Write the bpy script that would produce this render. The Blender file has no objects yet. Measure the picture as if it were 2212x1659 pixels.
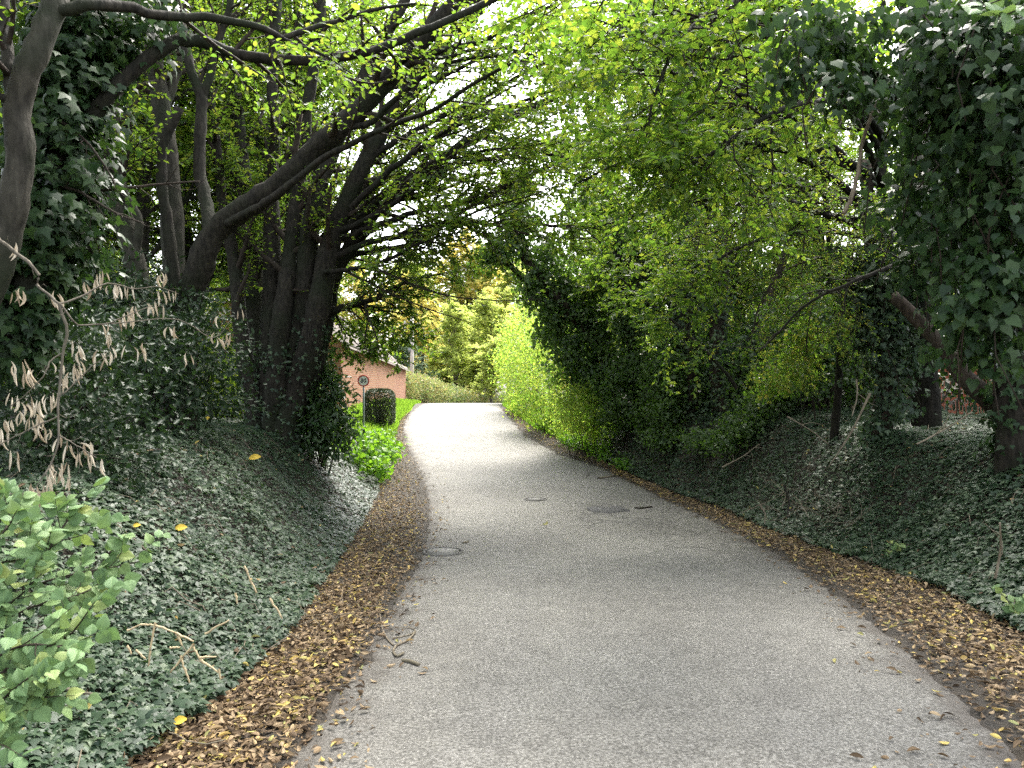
import bpy, math, random
import numpy as np
from mathutils import Vector, Matrix

S = bpy.context.scene
COL = S.collection
rng = np.random.default_rng(11)
random.seed(5)

# ------------------------------------------------------------------ camera, sky, sun, exposure
CAMZ, F = 1.75, 1670.0            # eye height (m); focal length in pixels of a 2212-pixel-wide picture
cam = bpy.data.cameras.new('camera'); cam.sensor_width = 36.0; cam.lens = 36.0 * F / 2212.0
cam.clip_start = 0.05; cam.clip_end = 2000
co = bpy.data.objects.new('camera', cam); COL.objects.link(co)
co.location = (0, 0, CAMZ); co.rotation_euler = (math.radians(90), 0, 0)
S.camera = co

SUN_EL, SUN_AZ = math.radians(56), math.radians(18)      # azimuth from +Y towards +X
W = bpy.data.worlds.new('World'); S.world = W; W.use_nodes = True
nt = W.node_tree; bg = nt.nodes['Background']
sky = nt.nodes.new('ShaderNodeTexSky'); sky.sky_type = 'NISHITA'; sky.sun_disc = False
sky.sun_elevation = SUN_EL; sky.sun_rotation = SUN_AZ
sky.air_density = 1.0; sky.dust_density = 4.0; sky.ozone_density = 1.0
hs = nt.nodes.new('ShaderNodeHueSaturation'); hs.inputs['Saturation'].default_value = 0.35
nt.links.new(sky.outputs[0], hs.inputs['Color']); nt.links.new(hs.outputs[0], bg.inputs['Color'])
bg.inputs['Strength'].default_value = 0.15
sl = bpy.data.lights.new('sun', 'SUN'); sl.energy = 1.5; sl.angle = math.radians(30); sl.color = (1.0, 0.95, 0.86)
so = bpy.data.objects.new('sun', sl); COL.objects.link(so)
sd = Vector((math.sin(SUN_AZ) * math.cos(SUN_EL), math.cos(SUN_AZ) * math.cos(SUN_EL), math.sin(SUN_EL)))
so.rotation_euler = sd.to_track_quat('Z', 'Y').to_euler(); so.location = (20, 30, 40)
S.view_settings.view_transform = 'Standard'; S.view_settings.look = 'None'
S.view_settings.exposure = 2.62; S.view_settings.gamma = 1.0
S.view_settings.use_curve_mapping = False
S.render.engine = 'CYCLES'
cy = S.cycles
cy.max_bounces = 8; cy.diffuse_bounces = 5; cy.glossy_bounces = 3; cy.transmission_bounces = 5; cy.transparent_max_bounces = 4
cy.caustics_reflective = False; cy.caustics_refractive = False
cy.use_adaptive_sampling = True; cy.adaptive_threshold = 0.012
cy.use_denoising = False
try: cy.denoiser = 'OPENIMAGEDENOISE'
except Exception: pass

# ------------------------------------------------------------------ helpers
def nrm(v):
    return v / np.maximum(np.linalg.norm(v, axis=-1, keepdims=True), 1e-9)

def at(px, py, Y):
    return np.array([(px - 1106.0) / F * Y, Y, CAMZ - (py - 830.0) / F * Y])

def smooth(t):
    t = np.clip(t, 0, 1); return t * t * (3 - 2 * t)

def wob(x, y, s=1.0, k=0):
    return (np.sin(x * 1.7 * s + 1.3 + k) * np.cos(y * 1.3 * s - .7 * k) + .6 * np.sin(x * 3.1 * s - y * 2.3 * s + 2 * k)
            + .4 * np.cos(x * 5.3 * s + y * 6.1 * s + k)) / 2.0

class Geo:
    """collects vertices and faces, then links them as ONE mesh object"""
    def __init__(self): self.v, self.l, self.t, self.a, self.c, self.n = [], [], [], [], [], 0
    def add(self, V, loops, totals, tint=None, lco=None):
        V = np.asarray(V, np.float32).reshape(-1, 3)
        self.v.append(V); self.l.append(np.asarray(loops, np.int32).ravel() + self.n); self.t.append(np.asarray(totals, np.int32).ravel())
        self.a.append(np.zeros(len(V), np.float32) if tint is None else np.asarray(tint, np.float32))
        self.c.append(np.zeros((len(V), 2), np.float32) if lco is None else np.asarray(lco, np.float32))
        self.n += len(V); return self
    def tubes(self, P, R, s=6, tint=None, lump=0.0):
        P = np.asarray(P, float); R = np.asarray(R, float)
        if P.ndim == 2: P, R = P[None], R[None]
        M, K, _ = P.shape
        T = np.gradient(P, axis=1); T = nrm(T)
        ref = np.where(np.abs(T[..., 2:3]) > .9, np.array([1., 0, 0]), np.array([0, 0, 1.]))
        # one stable reference per tube, so rings do not twist
        m = nrm(T.mean(1, keepdims=True)); r0 = np.where(np.abs(m[..., 2:3]) > .8, np.array([1., .2, 0]), np.array([.1, .1, 1.]))
        ref = np.broadcast_to(r0, T.shape)
        U = nrm(np.cross(T, ref)); V = np.cross(T, U)
        a = np.arange(s) * 2 * math.pi / s
        rr = R[..., None] * np.ones(s)
        if lump: rr = rr * (1 + lump * (np.sin(a * 2 + rng.random() * 6) + .7 * np.sin(a * 3 + rng.random() * 6))[None, None, :]
                            + lump * .8 * rng.standard_normal((M, K, s)))
        X = P[:, :, None] + rr[..., None] * (np.cos(a)[:, None] * U[:, :, None] + np.sin(a)[:, None] * V[:, :, None])
        i = (np.arange(M) * K * s)[:, None, None] + (np.arange(K - 1) * s)[None, :, None]
        j = np.arange(s)[None, None]; j2 = (j + 1) % s
        q = np.stack(np.broadcast_arrays(i + j, i + j2, i + s + j2, i + s + j), -1).reshape(-1, 4)
        cap = ((np.arange(M) * K * s)[:, None] + (K - 1) * s + np.arange(s)[None])
        self.add(X, np.concatenate([q.ravel(), cap.ravel()]), np.concatenate([np.full(len(q), 4), np.full(M, s)]),
                 None if tint is None else np.full(M * K * s, tint))
        return self
    def box(self, c, d, rot=None):
        x, y, z = [t / 2 for t in d]
        V = np.array([(-x, -y, -z), (x, -y, -z), (x, y, -z), (-x, y, -z), (-x, -y, z), (x, -y, z), (x, y, z), (-x, y, z)])
        if rot is not None: V = V @ np.array(rot).T
        return self.add(V + np.array(c), [0, 3, 2, 1, 4, 5, 6, 7, 0, 1, 5, 4, 1, 2, 6, 5, 2, 3, 7, 6, 3, 0, 4, 7], [4] * 6)
    def leaves(self, tpl, P, D, N, size, tint=None, width=None):
        V, fl, ft = tpl; V = np.asarray(V, float)
        P = np.asarray(P, float); n = len(P)
        if n == 0: return self
        D = nrm(np.asarray(D, float)); N = np.asarray(N, float)
        N = nrm(N - (N * D).sum(-1, keepdims=True) * D); X = np.cross(D, N)
        size = np.broadcast_to(np.asarray(size, float), (n,))[:, None, None]
        w = 1.0 if width is None else np.asarray(width)[:, None, None]
        Q = P[:, None] + size * (V[None, :, 0:1] * X[:, None] * w + V[None, :, 1:2] * D[:, None] + V[None, :, 2:3] * N[:, None])
        nv = len(V); off = (np.arange(n) * nv)[:, None]
        if tint is None: tint = rng.random(n)
        self.add(Q, np.asarray(fl)[None] + off, np.tile(np.asarray(ft), n), np.repeat(tint, nv), np.tile(V[:, :2], (n, 1)))
        return self
    def build(self, name, mat, parent=None, smooth_=False, loc=None):
        me = bpy.data.meshes.new(name)
        V = np.concatenate(self.v); L = np.concatenate(self.l); T = np.concatenate(self.t)
        q = parent
        while q is not None: V = V - np.array(q.location, np.float32); q = q.parent
        me.vertices.add(len(V)); me.vertices.foreach_set('co', V.astype(np.float32).ravel())
        me.loops.add(len(L)); me.loops.foreach_set('vertex_index', L)
        me.polygons.add(len(T)); me.polygons.foreach_set('loop_start', np.concatenate([[0], np.cumsum(T)[:-1]]).astype(np.int32))
        me.polygons.foreach_set('loop_total', T)
        if smooth_: me.polygons.foreach_set('use_smooth', np.ones(len(T), bool))
        me.update(calc_edges=True)
        at_ = me.attributes.new('tint', 'FLOAT', 'POINT'); at_.data.foreach_set('value', np.concatenate(self.a))
        c = np.concatenate(self.c)
        if np.any(c):
            at2 = me.attributes.new('leafco', 'FLOAT_VECTOR', 'POINT')
            at2.data.foreach_set('vector', np.concatenate([c, np.zeros((len(c), 1), np.float32)], 1).astype(np.float32).ravel())
        if mat: me.materials.append(mat)
        o = bpy.data.objects.new(name, me); COL.objects.link(o)
        if parent is not None: o.parent = parent
        return o

def tag(o, label=None, cat=None, group=None, kind=None):
    if label: o['label'] = label
    if cat: o['category'] = cat
    if group: o['group'] = group
    if kind: o['kind'] = kind
    return o

def thing(name, loc, label, cat, group=None):
    o = bpy.data.objects.new(name, None); COL.objects.link(o); o.location = tuple(float(t) for t in loc)
    o.empty_display_size = .2
    return tag(o, label, cat, group)

def catmull(P, n):
    P = np.asarray(P, float); A = np.vstack([2 * P[0] - P[1], P, 2 * P[-1] - P[-2]])
    m = len(P) - 1; t = np.linspace(0, m - 1e-6, n); i = t.astype(int); f = (t - i)[:, None]
    p0, p1, p2, p3 = A[i], A[i + 1], A[i + 2], A[i + 3]
    return .5 * (2 * p1 + (p2 - p0) * f + (2 * p0 - 5 * p1 + 4 * p2 - p3) * f ** 2 + (3 * p1 - p0 - 3 * p2 + p3) * f ** 3)

def limb(pts, r0, r1, n=26, jit=.35):
    """hand-placed limb: (px, py, depth) -> centre line and radii, with small knots"""
    P = catmull([at(*p) for p in pts], n); t = np.linspace(0, 1, n)
    R = (r0 * (1 - t) + r1 * t)
    P[1:-1] += rng.standard_normal((n - 2, 3)) * (np.minimum(R[1:-1, None], .05) * jit * .5)
    return P, R * (1 + .035 * rng.standard_normal(n))

def grow(P, R, n, L, ang, t=(.15, 1.), bias=(0, 0, 0), noise=.25, K=5, flat=0., rs=.5, rmax=1., tip=.3):
    P = np.asarray(P, float); R = np.asarray(R, float)
    if P.ndim == 2: P, R = P[None], R[None]
    M, KK, _ = P.shape
    tt = t[0] + (t[1] - t[0]) * (np.arange(n)[None] + rng.random((M, n))) / n
    u = tt * (KK - 1); i = np.clip(u.astype(int), 0, KK - 2); f = (u - i)[..., None]
    idx = np.arange(M)[:, None]
    p = P[idx, i] * (1 - f) + P[idx, i + 1] * f
    T = nrm(P[idx, i + 1] - P[idx, i]); r = R[idx, i] * (1 - f[..., 0]) + R[idx, i + 1] * f[..., 0]
    u = rng.standard_normal((M, n, 3)); u[..., 2] *= (1 - flat)
    pr = nrm(u - (u * T).sum(-1, keepdims=True) * T)
    a = ang * (1 + .25 * rng.standard_normal((M, n, 1)))
    d = nrm(np.cos(a) * T + np.sin(a) * pr + np.array(bias) * .6)
    ln = (L[0] + (L[1] - L[0]) * rng.random((M, n))) * (1.15 - .5 * tt)
    p = p.reshape(-1, 3); d = d.reshape(-1, 3); ln = ln.reshape(-1, 1)
    out = [p]
    for k in range(K - 1):
        out.append(out[-1] + d * ln / (K - 1))
        g = rng.standard_normal(d.shape); g[:, 2] *= (1 - .5 * flat)
        d = nrm(d + g * noise + np.array(bias) * .35)
    C = np.stack(out, 1)
    r0 = np.minimum(r.reshape(-1) * rs, rmax)
    CR = r0[:, None] * np.linspace(1, tip, K)[None]
    return C, CR

def leaf_on(P, n, size, t=(.1, 1.), droop=.15, up=(0, 0, 1), jit=.45, spread=.9):
    """alternate leaves along twigs, in flat sprays"""
    M, K, _ = P.shape
    tt = t[0] + (t[1] - t[0]) * (np.arange(n)[None] + .8 * rng.random((M, n))) / n
    u = tt * (K - 1); i = np.clip(u.astype(int), 0, K - 2); f = (u - i)[..., None]; idx = np.arange(M)[:, None]
    p = P[idx, i] * (1 - f) + P[idx, i + 1] * f; T = nrm(P[idx, i + 1] - P[idx, i])
    sd_ = nrm(np.cross(T, np.array(up) + .25 * rng.standard_normal((M, 1, 3))))
    s = np.where(np.arange(n) % 2 == 0, 1., -1.)[None, :, None]
    D = nrm(T * .7 + s * sd_ * spread + .25 * rng.standard_normal(p.shape) + np.array([0, 0, -droop]))
    N = np.array(up) + jit * rng.standard_normal(p.shape)
    sz = size * (.6 + .7 * rng.random((M, n)))
    return p.reshape(-1, 3), D.reshape(-1, 3), N.reshape(-1, 3), sz.reshape(-1)

# leaf outlines: x across, y along, z out of the blade
RHOMB = ([(0, 0, 0), (.31, .45, .07), (0, 1, -.05), (-.31, .45, .07)], [0, 1, 2, 0, 2, 3], [3, 3])
OVAL = ([(0, 0, 0), (.27, .28, .05), (.24, .66, .05), (0, 1, -.08), (-.24, .66, .05), (-.27, .28, .05)], [0, 1, 2, 3, 0, 3, 4, 5], [4, 4])
LANCE = ([(0, 0, 0), (.15, .25, .04), (.16, .6, .03), (0, 1, -.12), (-.16, .6, .03), (-.15, .25, .04)], [0, 1, 2, 3, 0, 3, 4, 5], [4, 4])
IVY = ([(0, .08, .03), (.27, -.06, -.03), (.52, .3, -.07), (.23, .44, 0), (0, 1, -.13), (-.23, .44, 0), (-.52, .3, -.07), (-.27, -.06, -.03)],
       [0, 1, 2, 3, 0, 3, 4, 0, 4, 5, 0, 5, 6, 7], [4, 3, 3, 4])
HEART = ([(0, .06, .03), (.3, -.05, -.02), (.45, .25, -.05), (.28, .6, -.03), (0, 1, -.14), (-.28, .6, -.03), (-.45, .25, -.05), (-.3, -.05, -.02)],
         [0, 1, 2, 3, 0, 3, 4, 0, 4, 5, 0, 5, 6, 7], [4, 3, 3, 4])
HOLLY = ([(0, 0, 0), (.2, .12, .09), (.12, .26, .0), (.28, .38, .12), (.14, .52, .0), (.26, .66, .12), (.1, .76, 0), (0, 1, -.06),
          (-.1, .76, 0), (-.26, .66, .12), (-.14, .52, 0), (-.28, .38, .12), (-.12, .26, 0), (-.2, .12, .09)],
         [0, 1, 2, 0, 2, 3, 4, 0, 4, 5, 6, 0, 6, 7, 0, 7, 8, 0, 8, 9, 10, 0, 10, 11, 12, 0, 12, 13], [3, 4, 4, 3, 3, 4, 4, 3])
def serrate(n=9, w=.36):
    """broad toothed leaf blade with a folded midrib, fine enough to be seen close"""
    ys = np.linspace(0, 1, 2 * n + 1); V = []; 
    for k, y in enumerate(ys):
        h = w * math.sin(math.pi * min(1, y ** .72)) ** .85 * (1 - .45 * y ** 4) if 0 < y < 1 else 0
        tooth = (1.12 if k % 2 else .93)
        z = .10 * h / w - .16 * (y - .4) ** 2
        V.append((0, y, -.16 * (y - .4) ** 2)); V.append((h * .5, y, z * .8 + .0)); V.append((h * tooth, y + (.03 if k % 2 else 0), z - .05 * (h / w)))
        V.append((-h * .5, y, z * .8)); V.append((-h * tooth, y + (.03 if k % 2 else 0), z - .05 * (h / w)))
    fl, ft = [], []
    for k in range(2 * n):
        a, b = 5 * k, 5 * (k + 1)
        for (i, j) in ((0, 1), (1, 2)):
            fl += [a + i, a + j, b + j, b + i]; ft.append(4)
        for (i, j) in ((3, 0), (4, 3)):
            fl += [a + i, a + j, b + j, b + i]; ft.append(4)
    return (V, fl, ft)
TOOTHED = serrate(9, .40)
def curled(c1, c2, w=.24, rows=5):
    """dry leaf: c1 bends it along its length, c2 rolls its sides"""
    V, fl, ft = [], [], []
    for k in range(rows):
        y = k / (rows - 1); h = w * math.sin(math.pi * (.06 + .88 * y)); b = c1 * (y - .5)
        yy = math.sin(b) / c1 + .5 if abs(c1) > .01 else y
        zz = (math.cos(b) - math.cos(c1 / 2)) / c1 if abs(c1) > .01 else 0
        for q in (-1, -.5, 0, .5, 1):
            x = h * math.sin(q * c2) / c2; V.append((x, yy, zz + h * (1 - math.cos(q * c2)) / c2))
    for k in range(rows - 1):
        for q in range(4):
            a = k * 5 + q; fl += [a, a + 1, a + 6, a + 5]; ft.append(4)
    return (V, fl, ft)
DRY = [curled(.9, 1.1), curled(-1.2, .7, .26), curled(.3, 1.6, .3), curled(-.5, -1.0, .28)]
ROLL = [curled(.8, 2.0, .15), curled(-.7, 2.3, .14), curled(1.1, 1.6, .17)]

# ------------------------------------------------------------------ materials
def new_mat(name):
    m = bpy.data.materials.new(name); m.use_nodes = True
    t = m.node_tree; return m, t, t.nodes, t.links, t.nodes['Principled BSDF']

def ramp(nodes, stops, interp='LINEAR'):
    r = nodes.new('ShaderNodeValToRGB'); e = r.color_ramp.elements; r.color_ramp.interpolation = interp
    while len(e) < len(stops): e.new(.5)
    for k, (p, c) in enumerate(stops): e[k].position = p; e[k].color = (*c, 1)
    return r

def leaf_mat(name, cols, tcols=None, trans=.4, rough=.45, spec=.4, veins=0):
    m, t, n, l, b = new_mat(name)
    a = n.new('ShaderNodeAttribute'); a.attribute_name = 'tint'
    k = len(cols); r = ramp(n, [(q / max(1, k - 1), c) for q, c in enumerate(cols)])
    l.new(a.outputs['Fac'], r.inputs[0])
    colout = r.outputs[0]
    if veins:
        v = n.new('ShaderNodeAttribute'); v.attribute_name = 'leafco'
        sx = n.new('ShaderNodeSeparateXYZ'); l.new(v.outputs['Vector'], sx.inputs[0])
        ab = n.new('ShaderNodeMath'); ab.operation = 'ABSOLUTE'; l.new(sx.outputs['X'], ab.inputs[0])
        m1 = n.new('ShaderNodeMath'); m1.operation = 'MULTIPLY_ADD'; l.new(ab.outputs[0], m1.inputs[0]); m1.inputs[1].default_value = -.9; l.new(sx.outputs['Y'], m1.inputs[2])
        m2 = n.new('ShaderNodeMath'); m2.operation = 'MULTIPLY'; l.new(m1.outputs[0], m2.inputs[0]); m2.inputs[1].default_value = 58
        m3 = n.new('ShaderNodeMath'); m3.operation = 'SINE'; l.new(m2.outputs[0], m3.inputs[0])
        m4 = n.new('ShaderNodeMapRange'); l.new(m3.outputs[0], m4.inputs[0]); m4.inputs[1].default_value = .4; m4.inputs[2].default_value = 1.
        m5 = n.new('ShaderNodeMapRange'); l.new(ab.outputs[0], m5.inputs[0]); m5.inputs[1].default_value = .025; m5.inputs[2].default_value = .008
        mx = n.new('ShaderNodeMath'); mx.operation = 'MAXIMUM'; l.new(m4.outputs[0], mx.inputs[0]); l.new(m5.outputs[0], mx.inputs[1])
        mc = n.new('ShaderNodeMix'); mc.data_type = 'RGBA'; l.new(r.outputs[0], mc.inputs['A']); mc.inputs['B'].default_value = (.30, .42, .16, 1)
        ms = n.new('ShaderNodeMath'); ms.operation = 'MULTIPLY'; l.new(mx.outputs[0], ms.inputs[0]); ms.inputs[1].default_value = .33 * veins; l.new(ms.outputs[0], mc.inputs['Factor'])
        colout = mc.outputs['Result']
        bp = n.new('ShaderNodeBump'); bp.inputs['Strength'].default_value = .5; bp.inputs['Distance'].default_value = .002; bp.invert = True
        l.new(mx.outputs[0], bp.inputs['Height']); l.new(bp.outputs[0], b.inputs['Normal'])
    l.new(colout, b.inputs['Base Color'])
    b.inputs['Roughness'].default_value = rough; b.inputs['Specular IOR Level'].default_value = spec
    tr = n.new('ShaderNodeBsdfTranslucent')
    if tcols:
        r2 = ramp(n, [(q / max(1, len(tcols) - 1), c) for q, c in enumerate(tcols)]); l.new(a.outputs['Fac'], r2.inputs[0]); l.new(r2.outputs[0], tr.inputs[0])
    else: l.new(colout, tr.inputs[0])
    mi = n.new('ShaderNodeMixShader'); mi.inputs[0].default_value = trans
    l.new(b.outputs[0], mi.inputs[1]); l.new(tr.outputs[0], mi.inputs[2]); l.new(mi.outputs[0], n['Material Output'].inputs['Surface'])
    return m

def bark_mat(name, c1, c2, c3, scale=14, bump=.6):
    m, t, n, l, b = new_mat(name)
    tc = n.new('ShaderNodeTexCoord'); mp = n.new('ShaderNodeMapping'); mp.inputs['Scale'].default_value = (1, 1, .3); l.new(tc.outputs['Object'], mp.inputs[0])
    n1 = n.new('ShaderNodeTexNoise'); n1.inputs['Scale'].default_value = scale; n1.inputs['Detail'].default_value = 6; l.new(mp.outputs[0], n1.inputs['Vector'])
    n2 = n.new('ShaderNodeTexNoise'); n2.inputs['Scale'].default_value = 1.8; n2.inputs['Detail'].default_value = 4; l.new(tc.outputs['Object'], n2.inputs['Vector'])
    r1 = ramp(n, [(.32, c1), (.66, c2)]); l.new(n1.outputs['Fac'], r1.inputs[0])
    r2 = ramp(n, [(.45, (0, 0, 0)), (.65, (1, 1, 1))]); l.new(n2.outputs['Fac'], r2.inputs[0])
    mx = n.new('ShaderNodeMix'); mx.data_type = 'RGBA'; l.new(r2.outputs[0], mx.inputs['Factor']); l.new(r1.outputs[0], mx.inputs['A']); mx.inputs['B'].default_value = (*c3, 1)
    l.new(mx.outputs['Result'], b.inputs['Base Color']); b.inputs['Roughness'].default_value = .85; b.inputs['Specular IOR Level'].default_value = .2
    bp = n.new('ShaderNodeBump'); bp.inputs['Strength'].default_value = bump; bp.inputs['Distance'].default_value = .02
    l.new(n1.outputs['Fac'], bp.inputs['Height']); l.new(bp.outputs[0], b.inputs['Normal'])
    return m

def plain_mat(name, c, rough=.6, metal=0, noise=0, nscale=20):
    m, t, n, l, b = new_mat(name)
    b.inputs['Roughness'].default_value = rough; b.inputs['Metallic'].default_value = metal
    if noise:
        tc = n.new('ShaderNodeTexCoord'); n1 = n.new('ShaderNodeTexNoise'); n1.inputs['Scale'].default_value = nscale; n1.inputs['Detail'].default_value = 5
        l.new(tc.outputs['Object'], n1.inputs['Vector'])
        r = ramp(n, [(.3, tuple(x * (1 - noise) for x in c)), (.7, tuple(min(1, x * (1 + noise)) for x in c))]); l.new(n1.outputs['Fac'], r.inputs[0]); l.new(r.outputs[0], b.inputs['Base Color'])
    else: b.inputs['Base Color'].default_value = (*c, 1)
    return m

G1, G2, G3 = (.035, .068, .016), (.06, .105, .02), (.10, .14, .028)
T1, T2, T3 = (.12, .24, .025), (.21, .35, .03), (.36, .40, .045)
M_HORN = leaf_mat('hornbeam_leaf', [G1, (.06, .11, .02), G2, G2, G3], [T1, T2, T2, T3], .5, .5, .3)
M_LIME = leaf_mat('lime_leaf', [(.035, .07, .017), (.052, .10, .02), (.075, .13, .022), (.11, .165, .028)], [(.12, .25, .025), (.19, .35, .03), (.28, .45, .035), (.45, .53, .055)], .5, .45, .35)
M_MAPLE = leaf_mat('yellowing_leaf', [(.06, .115, .02), (.09, .15, .025), (.13, .17, .03), (.24, .22, .04)], [(.17, .38, .03), (.25, .46, .04), (.33, .48, .045), (.5, .48, .06)], .52, .5, .3)
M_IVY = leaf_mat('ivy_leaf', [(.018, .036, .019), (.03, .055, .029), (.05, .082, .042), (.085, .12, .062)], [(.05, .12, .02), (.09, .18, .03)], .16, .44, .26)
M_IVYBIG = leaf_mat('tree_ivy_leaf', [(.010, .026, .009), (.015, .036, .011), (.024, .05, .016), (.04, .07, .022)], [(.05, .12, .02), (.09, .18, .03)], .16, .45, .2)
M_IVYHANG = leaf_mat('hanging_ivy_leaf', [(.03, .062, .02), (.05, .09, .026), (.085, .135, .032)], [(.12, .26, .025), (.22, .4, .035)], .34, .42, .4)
M_HOLLY = leaf_mat('holly_leaf', [(.012, .026, .012), (.018, .037, .015), (.026, .048, .019)], [(.04, .09, .02), (.06, .12, .02)], .12, .48, .25)
M_LAUREL = leaf_mat('laurel_leaf', [(.02, .045, .015), (.03, .065, .02), (.05, .085, .025)], [(.08, .18, .02), (.12, .24, .03)], .22, .35, .5)
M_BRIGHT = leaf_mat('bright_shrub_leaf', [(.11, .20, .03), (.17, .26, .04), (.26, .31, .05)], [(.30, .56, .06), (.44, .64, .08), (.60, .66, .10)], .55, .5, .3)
M_NETTLE = leaf_mat('verge_plant_leaf', [(.06, .15, .015), (.09, .2, .02), (.14, .24, .03)], [(.2, .45, .02), (.3, .55, .03)], .4, .5, .3)
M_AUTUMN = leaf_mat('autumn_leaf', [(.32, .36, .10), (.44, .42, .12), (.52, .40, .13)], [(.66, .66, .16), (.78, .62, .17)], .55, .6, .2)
M_FARHAZED = leaf_mat('haze_paled_leaf', [(.20, .28, .08), (.30, .36, .10), (.40, .40, .12)], [(.5, .64, .14), (.68, .70, .18)], .55, .6, .2)  # light green leaf, paled further in colour to imitate the washed-out distance
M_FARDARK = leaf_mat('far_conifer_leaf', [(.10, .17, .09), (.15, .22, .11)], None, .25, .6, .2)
M_HEDGE = leaf_mat('hedge_leaf', [(.12, .19, .07), (.2, .27, .1), (.36, .27, .13), (.44, .28, .14)], [(.3, .42, .1), (.5, .4, .14)], .3, .55, .25)
M_BOX = leaf_mat('clipped_bush_leaf', [(.03, .05, .02), (.05, .075, .03), (.08, .09, .04)], None, .15, .5, .35)
M_SAPLING = leaf_mat('sapling_leaf', [(.08, .15, .058), (.105, .185, .068), (.14, .21, .07), (.28, .31, .09)], [(.16, .28, .07), (.25, .36, .07)], .22, .55, .3, veins=1)
M_DEADLEAF = leaf_mat('dead_leaf', [(.30, .235, .16), (.44, .37, .27), (.56, .50, .40)], None, .18, .8, .1)
M_LITTER = leaf_mat('fallen_leaf', [(.04, .028, .018), (.095, .064, .037), (.165, .112, .064), (.245, .17, .095), (.34, .255, .155), (.44, .30, .12), (.58, .45, .13), (.24, .25, .10)], None, .15, .7, .2)
M_YELLOWLEAF = leaf_mat('yellow_leaf', [(.6, .42, .05), (.7, .5, .08)], None, .25, .6, .2)
M_GRASS = leaf_mat('grass_blade', [(.09, .2, .02), (.13, .26, .03), (.2, .3, .05)], [(.25, .5, .03), (.35, .55, .05)], .4, .5, .3)

B_PALE = bark_mat('pale_bark', (.018, .016, .012), (.055, .05, .038), (.02, .024, .013), 22, 1.)
B_DARK = bark_mat('dark_bark', (.008, .007, .005), (.027, .023, .017), (.013, .016, .008), 24, 1.)
B_MID = bark_mat('mossy_bark', (.009, .008, .006), (.034, .03, .022), (.016, .02, .01), 24, 1.)
B_TWIG = bark_mat('twig_bark', (.02, .015, .011), (.05, .038, .028), (.03, .026, .018), 30, .3)
B_RED = bark_mat('brown_bark', (.018, .013, .009), (.055, .041, .03), (.028, .027, .017), 24, 1.)
B_STICK = bark_mat('dead_stick', (.10, .08, .055), (.24, .2, .145), (.15, .13, .09), 40, .3)
B_STRAW = plain_mat('straw_stem', (.42, .33, .19), .7, 0, .25, 30)
B_GREYSTEM = bark_mat('grey_stem', (.07, .06, .045), (.15, .13, .1), (.09, .08, .055), 40, .3)

# ------------------------------------------------------------------ lie of the land
_ZY = np.array([-40, -15, 0, 3.75, 6, 9.3, 12, 15, 18, 21, 24, 27, 30, 33, 36, 39, 43, 50, 60, 80, 120, 300])
_ZZ = np.array([.5, .2, 0, -.05, -.13, -.31, -.42, -.45, -.34, -.06, .25, .47, .63, .73, .78, .77, .68, .42, .12, -.2, -.6, -1.])
_yy = np.linspace(-40, 300, 6801)
_zz = np.interp(_yy, _ZY, _ZZ); _k = np.hanning(41); _k /= _k.sum()
_zz = np.convolve(np.pad(_zz, 20, mode='edge'), _k, 'valid')
def zr(y): return np.interp(y, _yy, _zz)

def hit(px, py):
    """where the sight line through a pixel meets the road's surface"""
    Y = np.linspace(1.5, 37, 3551); d = CAMZ - (py - 830.) / F * Y - zr(Y)
    k = np.argmax(d < 0); return np.array([(px - 1106.) / F * Y[k], Y[k], zr(Y[k])])

def edge(pix, before, after):
    P = [hit(*p)[:2] for p in pix]; P = sorted(P, key=lambda p: p[1])
    A = np.array(before + [tuple(p) for p in P] + after)
    return A[:, 1], A[:, 0]
LY, LX = edge([(640, 1650), (800, 1425), (862, 1300), (908, 1225), (932, 1150), (930, 1080), (915, 1020), (885, 965), (872, 925), (884, 897), (906, 879)],
              [(-.8, -40), (-.85, 0)], [(-4.5, 40), (-4.7, 46), (-4.2, 52), (-3.1, 58), (-1.6, 64), (.6, 72), (10, 100), (90, 300)])
RY, RX = edge([(2190, 1640), (2000, 1450), (1850, 1320), (1700, 1210), (1550, 1130), (1400, 1060), (1300, 1010), (1200, 980), (1130, 940), (1095, 900), (1078, 880)],
              [(2.7, -40), (2.4, 0)], [(-.6, 40), (-.4, 46), (.3, 52), (1.3, 58), (2.7, 64), (4.7, 72), (14, 100), (94, 300)])
ILY, ILX = edge([(330, 1640), (450, 1545), (570, 1440), (640, 1370), (700, 1270), (765, 1170), (815, 1080), (828, 1010), (845, 955), (855, 915), (880, 890)],
                [(-1.9, -40), (-1.75, 0)], [(-5., 40), (-5.2, 46), (-4.7, 52), (-3.6, 58), (-2.1, 64), (.1, 72), (9.5, 100), (89, 300)])
IRY, IRX = edge([(2190, 1370), (2050, 1290), (1900, 1235), (1700, 1165), (1550, 1100), (1400, 1045), (1300, 995), (1215, 955), (1150, 925), (1105, 893), (1085, 878)],
                [(4.2, -40), (3.6, 0)], [(-.1, 40), (.1, 46), (.8, 52), (1.8, 58), (3.2, 64), (5.2, 72), (14.5, 100), (95, 300)])
def xl(y): return np.interp(y, LY, LX)
def xr(y): return np.interp(y, RY, RX)
def xil(y): return np.interp(y, ILY, ILX)
def xir(y): return np.interp(y, IRY, IRX)
def HL(y): return np.interp(y, [-40, 1, 3, 5, 8, 14, 17, 20, 26, 34, 60], [.3, .4, .75, 1.05, 1.3, 1.4, 1.0, .45, .3, .15, .1])
def HR(y): return np.interp(y, [-40, 0, 4, 7, 10, 16, 20, 26, 34, 60], [.5, .7, .9, 1.15, 1.3, 1.5, 1.3, .9, .5, .3])
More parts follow.
